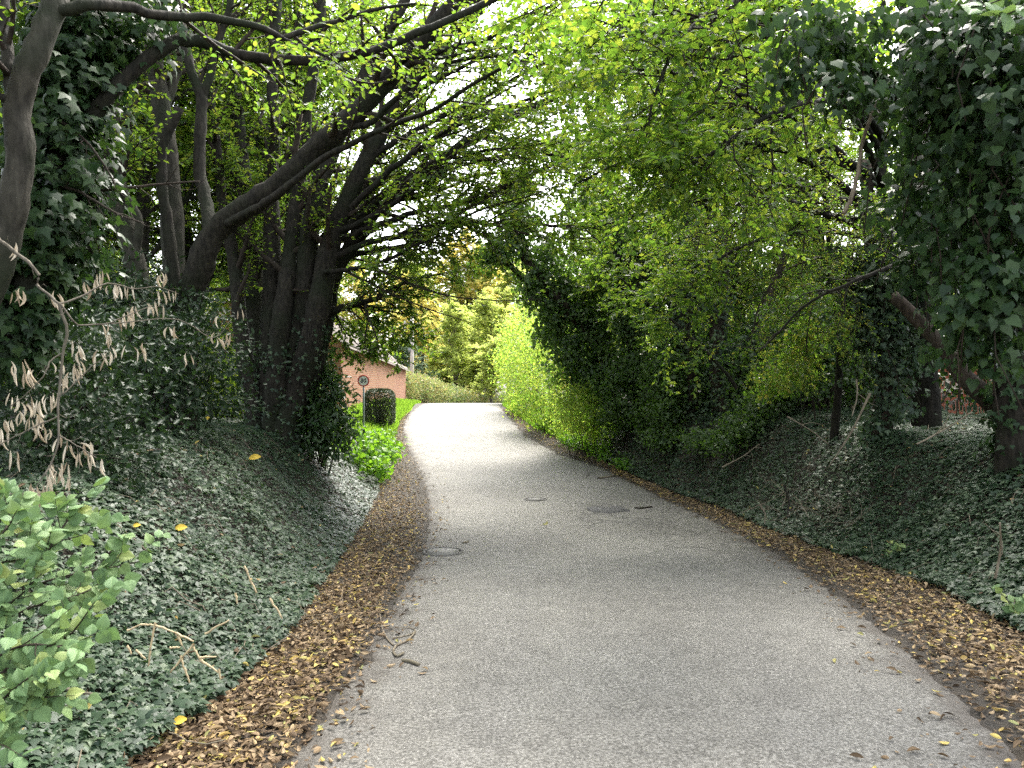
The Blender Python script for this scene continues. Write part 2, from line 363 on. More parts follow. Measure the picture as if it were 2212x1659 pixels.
def gz(x, y):
    x = np.asarray(x, float); y = np.asarray(y, float)
    dl = xil(y) - x; dr = x - xir(y)
    far = np.interp(y, [-40, 60, 140], [1, 1, .15])
    b = HL(y) * smooth(dl / 1.9) + .05 * far * np.clip(dl - 1.5, 0, 14) + HR(y) * smooth(dr / 1.5) + .06 * far * np.clip(dr - 1.2, 0, 12)
    m = smooth(np.maximum(dl, dr) / .8)
    return zr(y) + b + m * .07 * wob(x, y, 1.1) + np.where((dl < 0) & (dr < 0), .0, .02 * m)

# ground sheet reaching the horizon
def spaced(lo, hi, near, step0, g):
    a = [0.]
    while a[-1] < hi - near: a.append(a[-1] + max(step0, (a[-1]) * g))
    up = near + np.array(a); a = [0.]
    while a[-1] < near - lo: a.append(a[-1] + max(step0, (a[-1]) * g))
    return np.unique(np.concatenate([near - np.array(a)[::-1], up]))
gx = spaced(-420, 420, 0, .12, .035); gy = spaced(-120, 900, 10, .14, .022)
GX, GY = np.meshgrid(gx, gy); GZ = gz(GX, np.clip(GY, -40, 300))
onroad = (GX > xl(GY) - .0) & (GX < xr(GY) + .0)
GZ = np.where(onroad, GZ - .05, GZ)
nx, ny = len(gx), len(gy)
ii = (np.arange(ny - 1)[:, None] * nx + np.arange(nx - 1)[None]).ravel()
m, t, n, l, b = new_mat('soil'); tc = n.new('ShaderNodeTexCoord')
n1 = n.new('ShaderNodeTexNoise'); n1.inputs['Scale'].default_value = 9; n1.inputs['Detail'].default_value = 8; l.new(tc.outputs['Object'], n1.inputs['Vector'])
n2 = n.new('ShaderNodeTexNoise'); n2.inputs['Scale'].default_value = 60; n2.inputs['Detail'].default_value = 4; l.new(tc.outputs['Object'], n2.inputs['Vector'])
r = ramp(n, [(.3, (.016, .013, .009)), (.55, (.034, .026, .017)), (.75, (.06, .045, .028))]); l.new(n1.outputs['Fac'], r.inputs[0]); l.new(r.outputs[0], b.inputs['Base Color'])
b.inputs['Roughness'].default_value = .9; bp = n.new('ShaderNodeBump'); bp.inputs['Distance'].default_value = .02; bp.inputs['Strength'].default_value = .8
l.new(n2.outputs['Fac'], bp.inputs['Height']); l.new(bp.outputs[0], b.inputs['Normal'])
M_SOIL = m
g = Geo(); g.add(np.stack([GX, GY, GZ], -1), np.stack([ii, ii + 1, ii + nx + 1, ii + nx], 1), np.full(len(ii), 4))
tag(g.build('ground', M_SOIL, None, True), kind='structure')

# the lane
m, t, n, l, b = new_mat('asphalt'); tc = n.new('ShaderNodeTexCoord'); OB = tc.outputs['Object']
def tex(kind, scale, det=3, vec=OB):
    x = n.new(kind); x.inputs['Scale'].default_value = scale
    if 'Detail' in x.inputs: x.inputs['Detail'].default_value = det
    l.new(vec, x.inputs['Vector']); return x
fine = tex('ShaderNodeTexNoise', 60, 5); stone = tex('ShaderNodeTexVoronoi', 85); big = tex('ShaderNodeTexNoise', .55, 4); midn = tex('ShaderNodeTexNoise', 5, 5)
rf = ramp(n, [(.34, (.077, .073, .064)), (.5, (.146, .139, .124)), (.66, (.235, .226, .205))]); l.new(fine.outputs['Fac'], rf.inputs[0])
rb = ramp(n, [(.32, (.84, .83, .82)), (.68, (1.1, 1.1, 1.09))]); l.new(big.outputs['Fac'], rb.inputs[0])
rm = ramp(n, [(.3, (.86, .86, .86)), (.7, (1.1, 1.1, 1.1))]); l.new(midn.outputs['Fac'], rm.inputs[0])
def mul(a, c, f=1.0, mode='MULTIPLY'):
    x = n.new('ShaderNodeMix'); x.data_type = 'RGBA'; x.blend_type = mode
    if hasattr(f, 'links') or hasattr(f, 'is_linked'): l.new(f, x.inputs['Factor'])
    else: x.inputs['Factor'].default_value = f
    l.new(a, x.inputs['A'])
    if isinstance(c, tuple): x.inputs['B'].default_value = (*c, 1)
    else: l.new(c, x.inputs['B'])
    return x.outputs['Result']
ta = n.new('ShaderNodeAttribute'); ta.attribute_name = 'tint'
rt = ramp(n, [(.0, (.86, .85, .84)), (.24, (1.08, 1.08, 1.07)), (.48, (.90, .90, .89)), (.73, (1.08, 1.08, 1.07)), (1., (.84, .83, .82))], 'B_SPLINE'); l.new(ta.outputs['Fac'], rt.inputs[0])
c = mul(mul(mul(rf.outputs[0], rb.outputs[0]), rm.outputs[0]), rt.outputs[0])
# pale chippings
sp = n.new('ShaderNodeSeparateColor'); l.new(stone.outputs['Color'], sp.inputs[0])
gt = n.new('ShaderNodeMath'); gt.operation = 'GREATER_THAN'; gt.inputs[1].default_value = .93; l.new(sp.outputs[0], gt.inputs[0])
lt = n.new('ShaderNodeMath'); lt.operation = 'LESS_THAN'; lt.inputs[1].default_value = .45; l.new(stone.outputs['Distance'], lt.inputs[0])
an = n.new('ShaderNodeMath'); an.operation = 'MULTIPLY'; l.new(gt.outputs[0], an.inputs[0]); l.new(lt.outputs[0], an.inputs[1])
c = mul(c, (.42, .41, .38), an.outputs[0], 'MIX')
# cracks, only where the surface is worn (patchy mask)
wv = n.new('ShaderNodeTexNoise'); wv.inputs['Scale'].default_value = 2.2; l.new(OB, wv.inputs['Vector'])
wa = n.new('ShaderNodeVectorMath'); wa.operation = 'MULTIPLY_ADD'; l.new(wv.outputs['Color'], wa.inputs[0]); wa.inputs[1].default_value = (.7, .7, .7); l.new(OB, wa.inputs[2])
cr = n.new('ShaderNodeTexVoronoi'); cr.feature = 'DISTANCE_TO_EDGE'; cr.inputs['Scale'].default_value = 1.7; l.new(wa.outputs[0], cr.inputs['Vector'])
cm = n.new('ShaderNodeMapRange'); l.new(cr.outputs['Distance'], cm.inputs[0]); cm.inputs[1].default_value = .05; cm.inputs[2].default_value = .012
at2 = n.new('ShaderNodeAttribute'); at2.attribute_name = 'leafco'; sx = n.new('ShaderNodeSeparateXYZ'); l.new(at2.outputs['Vector'], sx.inputs[0])
wn = tex('ShaderNodeTexNoise', .9, 3); wm = n.new('ShaderNodeMapRange'); l.new(wn.outputs['Fac'], wm.inputs[0]); wm.inputs[1].default_value = .36; wm.inputs[2].default_value = .5; wm.inputs[3].default_value = .35
w1 = n.new('ShaderNodeMath'); w1.operation = 'MULTIPLY'; l.new(wm.outputs[0], w1.inputs[0]); l.new(sx.outputs['Y'], w1.inputs[1])
w2 = n.new('ShaderNodeMath'); w2.operation = 'MULTIPLY'; l.new(w1.outputs[0], w2.inputs[0]); l.new(cm.outputs[0], w2.inputs[1])
w3 = n.new('ShaderNodeMath'); w3.operation = 'MULTIPLY'; w3.inputs[1].default_value = .9; l.new(w2.outputs[0], w3.inputs[0])
c = mul(c, (.03, .028, .025), w3.outputs[0], 'MIX')
# soil and leaf dust worked into the edges
en = tex('ShaderNodeTexNoise', 4, 6); ea = n.new('ShaderNodeMath'); ea.operation = 'MULTIPLY_ADD'; l.new(en.outputs['Fac'], ea.inputs[0]); ea.inputs[1].default_value = 1.3; ea.inputs[2].default_value = -.65
eb = n.new('ShaderNodeMath'); eb.operation = 'ADD'; l.new(ea.outputs[0], eb.inputs[0]); l.new(sx.outputs['X'], eb.inputs[1])
em = n.new('ShaderNodeMapRange'); em.interpolation_type = 'SMOOTHSTEP'; l.new(eb.outputs[0], em.inputs[0]); em.inputs[1].default_value = .35; em.inputs[2].default_value = 1.05; em.inputs[4].default_value = .8
c = mul(c, (.06, .05, .04), em.outputs[0], 'MIX')
l.new(c, b.inputs['Base Color']); b.inputs['Roughness'].default_value = .78; b.inputs['Specular IOR Level'].default_value = .35
bp = n.new('ShaderNodeBump'); bp.inputs['Distance'].default_value = .008; bp.inputs['Strength'].default_value = .9
bm = n.new('ShaderNodeMath'); bm.operation = 'SUBTRACT'; l.new(fine.outputs['Fac'], bm.inputs[0]); l.new(w2.outputs[0], bm.inputs[1])
l.new(bm.outputs[0], bp.inputs['Height']); l.new(bp.outputs[0], b.inputs['Normal'])
M_ASPH = m
ys = np.concatenate([np.arange(-20, 45, .08), np.arange(45, 200, .8)]); q = 41
s = np.linspace(0, 1, q)
e0 = xl(ys) - .09 + .035 * wob(ys * 3, ys * 0 + 2, 1.6) + .02 * rng.standard_normal(len(ys)); e1 = xr(ys) + .09 + .035 * wob(ys * 3, ys * 0 + 9, 1.6) + .02 * rng.standard_normal(len(ys))
RXX = e0[:, None] * (1 - s) + e1[:, None] * s; RYY = np.broadcast_to(ys[:, None], RXX.shape)
dist = np.minimum(RXX - e0[:, None], e1[:, None] - RXX)
RZ = zr(RYY) + .012 - .03 * np.exp(-dist / .05) * (dist < .2) - .012 * (1 - smooth(dist / 1.2)) + .006 * wob(RXX, RYY, 1.5)
edg = np.clip(1 - dist / .55, 0, 1)
dmg = np.clip(1.2 - np.hypot((RXX - 1.6) / 1.0, (RYY - 13.2) / 2.2), 0, 1) + .9 * np.clip(1 - np.hypot((RXX - 2.5) / .8, (RYY - 10.5) / 2.), 0, 1) + .8 * np.clip(1 - np.hypot((RXX + .9) / .6, (RYY - 9.3) / .6), 0, 1) \
    + .5 * np.clip(1 - np.hypot((RXX + 2.6) / 1.2, (RYY - 20) / 3), 0, 1) + .45 * np.clip((RYY - 17) / 4, 0, 1) * np.clip((30 - RYY) / 5, 0, 1)
i0 = (np.arange(len(ys) - 1)[:, None] * q + np.arange(q - 1)[None]).ravel()
g = Geo(); g.add(np.stack([RXX, RYY, RZ], -1), np.stack([i0, i0 + 1, i0 + q + 1, i0 + q], 1), np.full(len(i0), 4), np.broadcast_to(s[None], RXX.shape).ravel(), np.stack([edg.ravel(), np.clip(dmg.ravel(), 0, 1)], 1))
tag(g.build('road', M_ASPH, None, True), kind='structure')

# ------------------------------------------------------------------ ground cover (nobody could count it)
def pick(n, dens):
    """rejection-sample ground points with a density falling with distance"""
    out = []
    while sum(map(len, out)) < n:
        y = rng.random(n) * 1.0; out.append(dens(n))
    return np.concatenate(out)[:n]

def bank_points(n, side, y0, y1, depth, p=1.6):
    u = rng.random(n); y = (y0 ** (1 - p) + u * (y1 ** (1 - p) - y0 ** (1 - p))) ** (1 / (1 - p))
    d = depth(y) * rng.random(n) ** 1.1
    x = (xil(y) - d) if side < 0 else (xir(y) + d)
    return x, y

def carpet(n, side, y0, y1, depth, size, mat, name, tpl=IVY, lift=.05, p=1.6, ragged=.12):
    x, y = bank_points(n, side, y0, y1, depth, p)
    rag = ragged * wob(y * 2.5, y * 0 + 3 * side, 1.3); x = x + side * np.abs(rag) * (np.abs(x - (xil(y) if side < 0 else xir(y))) < .5)
    e = .03
    gxn = (gz(x + e, y) - gz(x - e, y)) / (2 * e); gyn = (gz(x, y + e) - gz(x, y - e)) / (2 * e)
    Nn = nrm(np.stack([-gxn, -gyn, np.ones(n)], -1))
    clump = .5 + .5 * wob(x, y, 3.1, 1)
    z = gz(x, y) + lift * (.25 + .9 * rng.random(n)) + .09 * np.clip(clump, 0, 1)
    D = np.stack([-side * .7 + .55 * rng.standard_normal(n), -.35 + .6 * rng.standard_normal(n), -.25 + .25 * rng.standard_normal(n)], -1)
    N = Nn * .5 + np.array([-side * .1, -.18, .75]) + .27 * rng.standard_normal((n, 3))
    tint = np.clip(.45 + .28 * rng.standard_normal(n) + .22 * wob(x, y, 1.1), 0, 1)
    gg = Geo(); gg.leaves(tpl, np.stack([x, y, z], -1), D, N, size * (.4 + 1.0 * rng.random(n) ** 1.6) * (1 + .25 * wob(x, y, 2.0, 3)), tint)
    return gg
g = carpet(180000, -1, 1.6, 19, lambda y: np.interp(y, [0, 4, 8, 15, 20], [3.4, 4.5, 5.0, 4.0, 2.5]), .05, M_IVY, 'ivy', p=1.25)
tag(g.build('ivy_ground_cover', M_IVY), 'dark glossy ivy carpeting the left bank below the multi-stemmed tree', 'ivy', kind='stuff')
g = carpet(170000, 1, 4.0, 21, lambda y: np.interp(y, [0, 5, 10, 16, 21], [3., 4., 5.5, 5.0, 3.5]), .055, M_IVY, 'ivy', p=1.25)
tag(g.build('ivy_ground_cover', M_IVY), 'dark glossy ivy carpeting the right bank among the leaning trunks', 'ivy', kind='stuff')

# leaf litter in the two gutters and a thin scatter on the asphalt
def litter(n, side, y0, y1, p=1.3):
    u = rng.random(n); y = (y0 ** (1 - p) + u * (y1 ** (1 - p) - y0 ** (1 - p))) ** (1 / (1 - p))
    a = (xil(y), xl(y)) if side < 0 else (xir(y), xr(y))
    w = np.clip(rng.beta(1.3, 1.5, n), 0, 1); out = rng.random(n)
    lo = -.22; hi = .93
    s_ = lo + (hi - lo) * w; k = out < .03; s_ = np.where(k, .9 + .5 * rng.random(n) ** 2, s_)
    # the litter runs out in tongues over the asphalt
    s_ = np.where(s_ > .7, s_ + .22 * wob(y * 2, y * 0, 1.5) * (s_ - .7) / .4, s_)
    x = a[0] + (a[1] - a[0]) * s_
    return x, y, s_
def litter_obj(n, side, y0, y1, label):
    gg = Geo()
    for k, tpl in enumerate(DRY):
        x, y, s_ = litter(n // 4, side, y0, y1); m_ = len(x)
        z = np.maximum(gz(x, y), np.where((x > xl(y)) & (x < xr(y)), zr(y) + .012, -9)) + .008 + .035 * rng.random(m_) * (s_ < .9)
        D = np.stack([rng.standard_normal(m_), rng.standard_normal(m_), .16 * rng.standard_normal(m_)], -1)
        N = np.array([0, 0, 1.]) * np.where(rng.random(m_) < .4, -1, 1)[:, None] + .38 * rng.standard_normal((m_, 3))
        tint = np.clip(np.where(rng.random(m_) < .86, rng.random(m_) * .62, .62 + .38 * rng.random(m_)), 0, 1)
        gg.leaves(tpl, np.stack([x, y, z], -1), D, N, .055 * (.45 + .85 * rng.random(m_) ** 1.3), tint)
    # stalks and fine bits
    x, y, s_ = litter(n // 3, side, y0, y1); m_ = len(x)
    z = np.maximum(gz(x, y), np.where((x > xl(y)) & (x < xr(y)), zr(y) + .012, -9)) + .006 + .012 * rng.random(m_)
    D = np.stack([rng.standard_normal(m_), rng.standard_normal(m_), .08 * rng.standard_normal(m_)], -1)
    gg.leaves(RHOMB, np.stack([x, y, z], -1), D, np.array([0, 0, 1.]) + .3 * rng.standard_normal((m_, 3)), .03 * (.4 + rng.random(m_)), .15 + .6 * rng.random(m_), width=np.full(m_, .35))
    return tag(gg.build('leaf_litter', M_LITTER), label, 'fallen leaves', kind='stuff')
litter_obj(17000, -1, 2.6, 30, 'brown and yellow fallen leaves heaped along the left edge of the lane')
litter_obj(16000, 1, 2.6, 32, 'brown fallen leaves strewn along the right edge of the lane')

# leaves and bare runners caught on the ivy
def caught(n, side, y1, label):
    x, y = bank_points(n, side, 2.4 if side < 0 else 4.5, y1, lambda y: np.full_like(y, 3.2), 1.3); gg = Geo(); z = gz(x, y) + .07 + .03 * rng.random(n)
    for k, tpl in enumerate(DRY):
        q = slice(k * n // 4, (k + 1) * n // 4); m_ = (k + 1) * n // 4 - k * n // 4
        gg.leaves(tpl, np.stack([x, y, z], -1)[q], rng.standard_normal((m_, 3)) * [1, 1, .3], np.array([0, -.2, 1.]) + .5 * rng.standard_normal((m_, 3)), .055 * (.5 + .8 * rng.random(m_)), .1 + .88 * rng.random(m_) ** 1.2)
    return tag(gg.build('caught_leaves', M_LITTER), label, 'fallen leaves', kind='stuff')
caught(420, -1, 15, 'scattered brown and yellow leaves caught on the left ivy'); caught(420, 1, 18, 'scattered brown and yellow leaves caught on the right ivy')
def runners(n, side, y1, label):
    x, y = bank_points(n, side, 2.6 if side < 0 else 5, y1, lambda y: np.full_like(y, 3.0), 1.3); P = [np.stack([x, y, gz(x, y) + .05], -1)]; a = rng.random(n) * 6.28
    for k in range(7):
        a = a + .5 * rng.standard_normal(n); st_ = .07 + .06 * rng.random(n); q = P[-1].copy(); q[:, 0] += np.cos(a) * st_; q[:, 1] += np.sin(a) * st_; q[:, 2] = gz(q[:, 0], q[:, 1]) + .06 + .035 * rng.standard_normal(n); P.append(q)
    gg = Geo().tubes(np.stack(P, 1), np.full((n, 8), .0032) * (.6 + .8 * rng.random((n, 1))), 4); return tag(gg.build('ivy_runners', B_STICK), label, 'stems', kind='stuff')
runners(150, -1, 13, 'thin bare runners and stalks over the left ivy'); runners(260, 1, 16, 'thin bare runners and stalks over the right ivy')

# sunny verge grass by the sign and clipped bush
def grass(n, fx, label, h=.14):
    x, y = fx(n); z = gz(x, y)
    P0 = np.stack([x, y, z - .01], -1); d = np.stack([.35 * rng.standard_normal(n), .35 * rng.standard_normal(n), np.ones(n)], -1)
    gg = Geo(); gg.leaves(([(-.05, 0, 0), (.05, 0, 0), (.035, .6, .05), (0, 1, .16), (-.035, .6, .05)], [0, 1, 2, 3, 4], [5]), P0, d,
                          rng.standard_normal((n, 3)) * np.array([1, 1, .1]), h * (.5 + rng.random(n)), width=np.full(n, 1.6))
    return tag(gg.build('verge_grass', M_GRASS), label, 'grass', kind='stuff')
def fxl(n):
    y = 17 + 25 * rng.random(n) ** 1.0; return xil(y) + .1 - 4.5 * rng.random(n), y
grass(42000, fxl, 'bright green grass on the left verge round the speed sign', .16)
def fxr(n):
    y = 20 + 24 * rng.random(n); return xir(y) + .05 + 1.0 * rng.random(n) ** 1.4, y
grass(9000, fxr, 'pale green grass fringing the right edge below the sunlit shrubs', .2)

# ------------------------------------------------------------------ plants: shared builders
def ivy_on(P, R, n, size, tpl=IVY, out=(.0, .1), t=(0, 1), hang=.8):
    """ivy leaves clothing a stem"""
    K = len(P); tt = t[0] + (t[1] - t[0]) * rng.random(n); u = tt * (K - 1); i = np.clip(u.astype(int), 0, K - 2); f = (u - i)[:, None]
    p = P[i] * (1 - f) + P[i + 1] * f; T = nrm(P[i + 1] - P[i]); r = (R[i] * (1 - f[:, 0]) + R[i + 1] * f[:, 0])
    v = rng.standard_normal((n, 3)); o = nrm(v - (v * T).sum(-1, keepdims=True) * T)
    clump = .5 + .5 * np.sin(tt * 31 + 2.2 * o[:, 0] + 3 * np.sin(tt * 13))
    p = p + o * (r + out[0] + (out[1] - out[0]) * rng.random(n) * (.35 + clump))[:, None]
    D = np.stack([.5 * rng.standard_normal(n), .5 * rng.standard_normal(n), -hang + .4 * rng.standard_normal(n)], -1) + .35 * o
    N = o * .9 + np.array([0, -.15, .45]) + .35 * rng.standard_normal((n, 3))
    return p, D, N, size * (.55 + .8 * rng.random(n))

def clumps(cs, rs, n, per, spread, shell=.55, flat=1.):
    """leaf positions gathered in clumps inside ellipsoids, so gaps stay between them"""
    cs = np.asarray(cs, float).reshape(-1, 3); rs = np.asarray(rs, float).reshape(-1, 3)
    w = rs.prod(1); k = rng.choice(len(cs), n, p=w / w.sum())
    d = nrm(rng.standard_normal((n, 3))); rad = shell + (1 - shell) * rng.random(n) ** .6
    c = cs[k] + d * rad[:, None] * rs[k] * (1 + .12 * rng.standard_normal((n, 1)))
    p = np.repeat(c, per, 0) + rng.standard_normal((n * per, 3)) * spread * np.array([1, 1, .75 * flat])
    return p, np.repeat(d, per, 0), c

def bush(name, cs, rs, n, per, spread, size, mat, tpl, label, cat, base=None, stem_mat=None, hang=.2, shell=.5, group=None, up=.6, nst=9, stem_r=.02, part='foliage'):
    cs = np.asarray(cs, float).reshape(-1, 3); rs = np.asarray(rs, float).reshape(-1, 3)
    if base is None: base = np.array([cs[:, 0].mean(), cs[:, 1].mean(), 0.]); base[2] = gz(base[0], base[1])
    root = thing(name, base, label, cat, group)
    p, d, c = clumps(cs, rs, n, per, spread, shell); m_ = len(p)
    D = d * .6 + np.array([0, 0, -hang]) + .6 * rng.standard_normal((m_, 3)); N = d * .5 + np.array([0, -.1, up]) + .45 * rng.standard_normal((m_, 3))
    keep = p[:, 2] > gz(p[:, 0], p[:, 1]) + .01
    gg = Geo(); gg.leaves(tpl, p[keep], D[keep], N[keep], size * (.55 + .75 * rng.random(keep.sum())))
    gg.build(part, mat, root)
    st = Geo(); idx = rng.choice(len(c), min(len(c), nst * 3), replace=False)
    P = []; Rr = []
    for k in idx:
        e = c[k]; b0 = np.array(base) + np.array([.3 * rng.standard_normal(), .3 * rng.standard_normal(), 0]) * min(1, rs.mean()); b0[2] = gz(b0[0], b0[1]) - .05
        mid = (b0 * .5 + e * .5) + .12 * rng.standard_normal(3) * rs.mean() + np.array([0, 0, .1])
        P.append(catmull([b0, mid, e], 7)); Rr.append(np.linspace(stem_r, stem_r * .25, 7))
    st.tubes(np.array(P), np.array(Rr), 5); st.build('stem', stem_mat or B_TWIG, root)
    return root

def crown_from(P, R, parent, mat, size, n1, L1, n2, L2, nl, bark=B_DARK, a1=.9, a2=.8, bias1=(0, 0, .1), bias2=(0, 0, 0), t1=(.2, 1.), tpl=OVAL, droop=.15, flat=.55, twig=True, wood=True, gg=None, ww=None, jit=.45, r2max=.012):
    """side branches, twigs and leaf sprays growing out of one limb"""
    P1, R1 = grow(P, R, n1, L1, a1, t1, bias1, .22, 6, flat, .5, .06)
    P2, R2 = grow(P1, R1, n2, L2, a2, (.12, 1.), bias2, .25, 5, flat, .55, r2max)
    own = gg is None
    if own: gg, ww = Geo(), Geo()
    if wood: ww.tubes(P1, R1, 5)
    if twig: ww.tubes(P2, R2, 3)
    p, D, N, sz = leaf_on(P2, nl, size, (.1, 1.), droop, jit=jit); gg.leaves(tpl, p, D, N, sz)
    p, D, N, sz = leaf_on(P1, nl, size, (.35, 1.), droop, jit=jit); gg.leaves(tpl, p, D, N, sz)
    return gg, ww

# ================================================================== LEFT SIDE
# pale forked tree at the left edge
P, R = limb([(150, -140, 5.3), (132, -40, 5.2), (112, 30, 5.1), (72, 125, 5.0), (40, 215, 5.0), (42, 330, 5.0), (30, 440, 5.0), (2, 560, 5.0), (-50, 690, 5.0), (-95, 850, 5.0)][::-1], .09, .072, 40, .15)
pt = thing('forked_tree', (P[0][0], P[0][1], gz(P[0][0], P[0][1])), 'pale smooth trunk forking near the top beside the ivy-clad trunk', 'tree')
Geo().tubes(P, R, 12, lump=.02).build('trunk', B_PALE, pt, True)
gg, ww = Geo(), Geo()
for (pts, r0, r1) in [
    ([(128, 22, 5.1), (180, 14, 5.15), (250, 14, 5.3), (330, 34, 5.5), (440, 38, 5.7), (550, 56, 5.8), (604, 80, 5.9), (622, 78, 5.9), (680, 58, 6.0), (740, 44, 6.1), (815, 20, 6.2), (900, 8, 6.3)], .045, .012),
    ([(36, 255, 5.0), (20, 160, 5.0), (12, 60, 5.1), (8, -60, 5.2)], .05, .03),
    ([(40, 250, 5.0), (10, 215, 4.95), (-30, 190, 4.9), (-80, 120, 4.8)], .03, .015),
    ([(604, 80, 5.9), (640, 95, 5.8), (700, 120, 5.7), (760, 160, 5.6)], .014, .006)]:
    P1, R1 = limb(pts, r0, r1, 28, .3); Geo().tubes(P1, R1, 8, lump=.05).build('branch', B_MID, pt, True)
    crown_from(P1, R1, pt, M_HORN, .062, 7, (.3, .8), 4, (.2, .4), 5, gg=gg, ww=ww, bias1=(.1, -.1, .05), t1=(.3, 1.))
ww.build('twigs', B_TWIG, pt); gg.build('crown', M_HORN, pt)

# the ivy-clad trunk next to it, with the arched limb
P, R = limb([(-20, 790, 5.6), (30, 700, 5.7), (75, 610, 5.7), (105, 500, 5.8), (125, 350, 5.9), (140, 200, 6.0), (160, 60, 6.1), (175, -120, 6.2)], .15, .10, 40, .2)
it = thing('ivy_clad_tree', (P[0][0], P[0][1], gz(P[0][0], P[0][1])), 'dark trunk smothered in ivy that sends one arched limb to the right', 'tree')
Geo().tubes(P, R, 12, lump=.06).build('trunk', B_DARK, it, True)
p, D, N, sz = ivy_on(P, R, 5200, .085, IVY, (.0, .2)); p2, D2, N2, s2 = ivy_on(P[14:], R[14:], 2200, .085, IVY, (.1, .42))
g = Geo(); g.leaves(IVY, np.vstack([p, p2]), np.vstack([D, D2]), np.vstack([N, N2]), np.concatenate([sz, s2]))
p, d, c = clumps([at(230, 130, 6.2), at(300, 60, 6.3), at(200, 300, 6.2), at(170, 420, 6.1)], [(.28, .3, .35), (.35, .3, .25), (.14, .25, .4), (.12, .2, .3)], 90, 14, .09, .2)
g.leaves(IVY, p, d * .4 + np.array([0, 0, -.8]) + .4 * rng.standard_normal(p.shape), d + np.array([0, -.3, .4]) + .4 * rng.standard_normal(p.shape), .08 * (.6 + .7 * rng.random(len(p))))
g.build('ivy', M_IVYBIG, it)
P1, R1 = limb([(140, 330, 6.0), (185, 265, 6.0), (227, 212, 6.05), (256, 183, 6.1), (311, 135, 6.2), (366, 99, 6.3), (403, 88, 6.4), (440, 92, 6.5), (513, 117, 6.6), (586, 128, 6.7), (696, 128, 6.8), (769, 117, 6.9), (820, 104, 7.0), (900, 72, 7.1), (1000, 30, 7.3), (1100, -20, 7.5)], .062, .03, 46, .25)
Geo().tubes(P1, R1, 10, lump=.05).build('arched_limb', B_DARK, it, True)
gg, ww = crown_from(P1, R1, it, M_HORN, .062, 16, (.4, 1.0), 5, (.25, .5), 6, bias1=(.15, 0, .1), t1=(.45, 1.))
for pts, r0, r1 in [([(75, 400, 5.7), (160, 410, 5.7), (240, 455, 5.6), (300, 480, 5.5)], .014, .006), ([(120, 405, 5.8), (220, 412, 5.9), (330, 400, 6.0), (430, 392, 6.0)], .016, .006), ([(90, 240, 5.8), (170, 290, 5.8), (220, 350, 5.7), (250, 400, 5.7)], .012, .006)]:
    P1, R1 = limb(pts, r0, r1, 16, .4); ww.tubes(P1, R1, 6); P2, R2 = grow(P1, R1, 6, (.2, .5), .8, (.2, 1), (0, 0, -.05), .3, 5, 0, .5, .006); ww.tubes(P2, R2, 4)
ww.build('twigs', B_TWIG, it); gg.build('crown', M_HORN, it)

# two pale straight trunks, a snapped stem and a forked stem behind the holly
def stemtree(name, label, stems, mat, crown=None, group=None, ivy=0, cat='tree', ivy_t=(0, .35), crown_mat=None, leaf=.075, side=(12, (.6, 1.6), 7, (.3, .6), 8), partname='trunk', bias=(0, 0, .1), lump=.04, tpl=OVAL, cr_from=.35):
    Ps = [limb(s[0], s[1], s[2], s[3] if len(s) > 3 else 30, .22) for s in stems]
    b0 = Ps[0][0][0]
    root = thing(name, (b0[0], b0[1], gz(b0[0], b0[1])), label, cat, group)
    gg, ww = Geo(), Geo()
    for k, (P, R) in enumerate(Ps):
        # carry the foot down into the ground
        if k == 0 or stems[k][0][0][1] > 560:
            f = P[0].copy(); zg = gz(f[0], f[1]) - .08
            if f[2] > zg:
                ex = np.stack([np.array([f[0], f[1], z]) for z in np.linspace(zg, f[2], 5)[:-1]]); P = np.vstack([ex, P]); R = np.concatenate([np.linspace(R[0] * 1.35, R[0], 4), R])
        Geo().tubes(P, R, 12, lump=lump).build(partname if k == 0 or partname == 'stem' else 'limb', mat, root, True)
        if crown is not None:
            crown_from(P, R, root, crown_mat or M_HORN, leaf, side[0], side[1], side[2], side[3], side[4], gg=gg, ww=ww, t1=(cr_from, 1.), bias1=bias, tpl=tpl)
        if ivy:
            gi = Geo(); gi.leaves(IVY, *ivy_on(P, R, ivy, .06, IVY, (0, .09), ivy_t)); gi.build('ivy', M_IVY, root)
    if crown is not None: ww.build('twigs', B_TWIG, root); gg.build('crown', crown_mat or M_HORN, root)
    return root
stemtree('pale_tree', 'pale bare trunk leaning left just right of the ivy-clad trunk', [([(305, 640, 10), (290, 560, 10), (262, 450, 10), (240, 330, 10), (233, 220, 10), (222, 100, 10.1), (212, -60, 10.2)], .15, .10), ([(288, 560, 9.9), (300, 480, 9.9), (262, 400, 9.9), (250, 330, 9.9)], .06, .03)], B_PALE, 1, side=(14, (.7, 1.6), 7, (.3, .6), 8), cr_from=.55)
stemtree('pale_tree', 'tall pale trunk with peeling grey bark behind the snapped stem', [([(378, 640, 11), (372, 480, 11), (366, 370, 11), (350, 240, 11), (336, 150, 11.1), (326, 60, 11.2), (318, -60, 11.3)], .16, .10), ([(352, 245, 11), (378, 170, 11.2), (392, 100, 11.3), (396, 0, 11.4)], .07, .04)], B_PALE, 1, side=(14, (.7, 1.6), 7, (.3, .6), 8), cr_from=.6)
stemtree('snapped_stem', 'dark stem snapped off short in front of the tall pale trunk', [([(382, 650, 10), (372, 560, 10), (360, 470, 10), (350, 390, 10), (354, 310, 10), (388, 234, 10)], .085, .06, 24)], B_DARK, None, cat='broken tree')
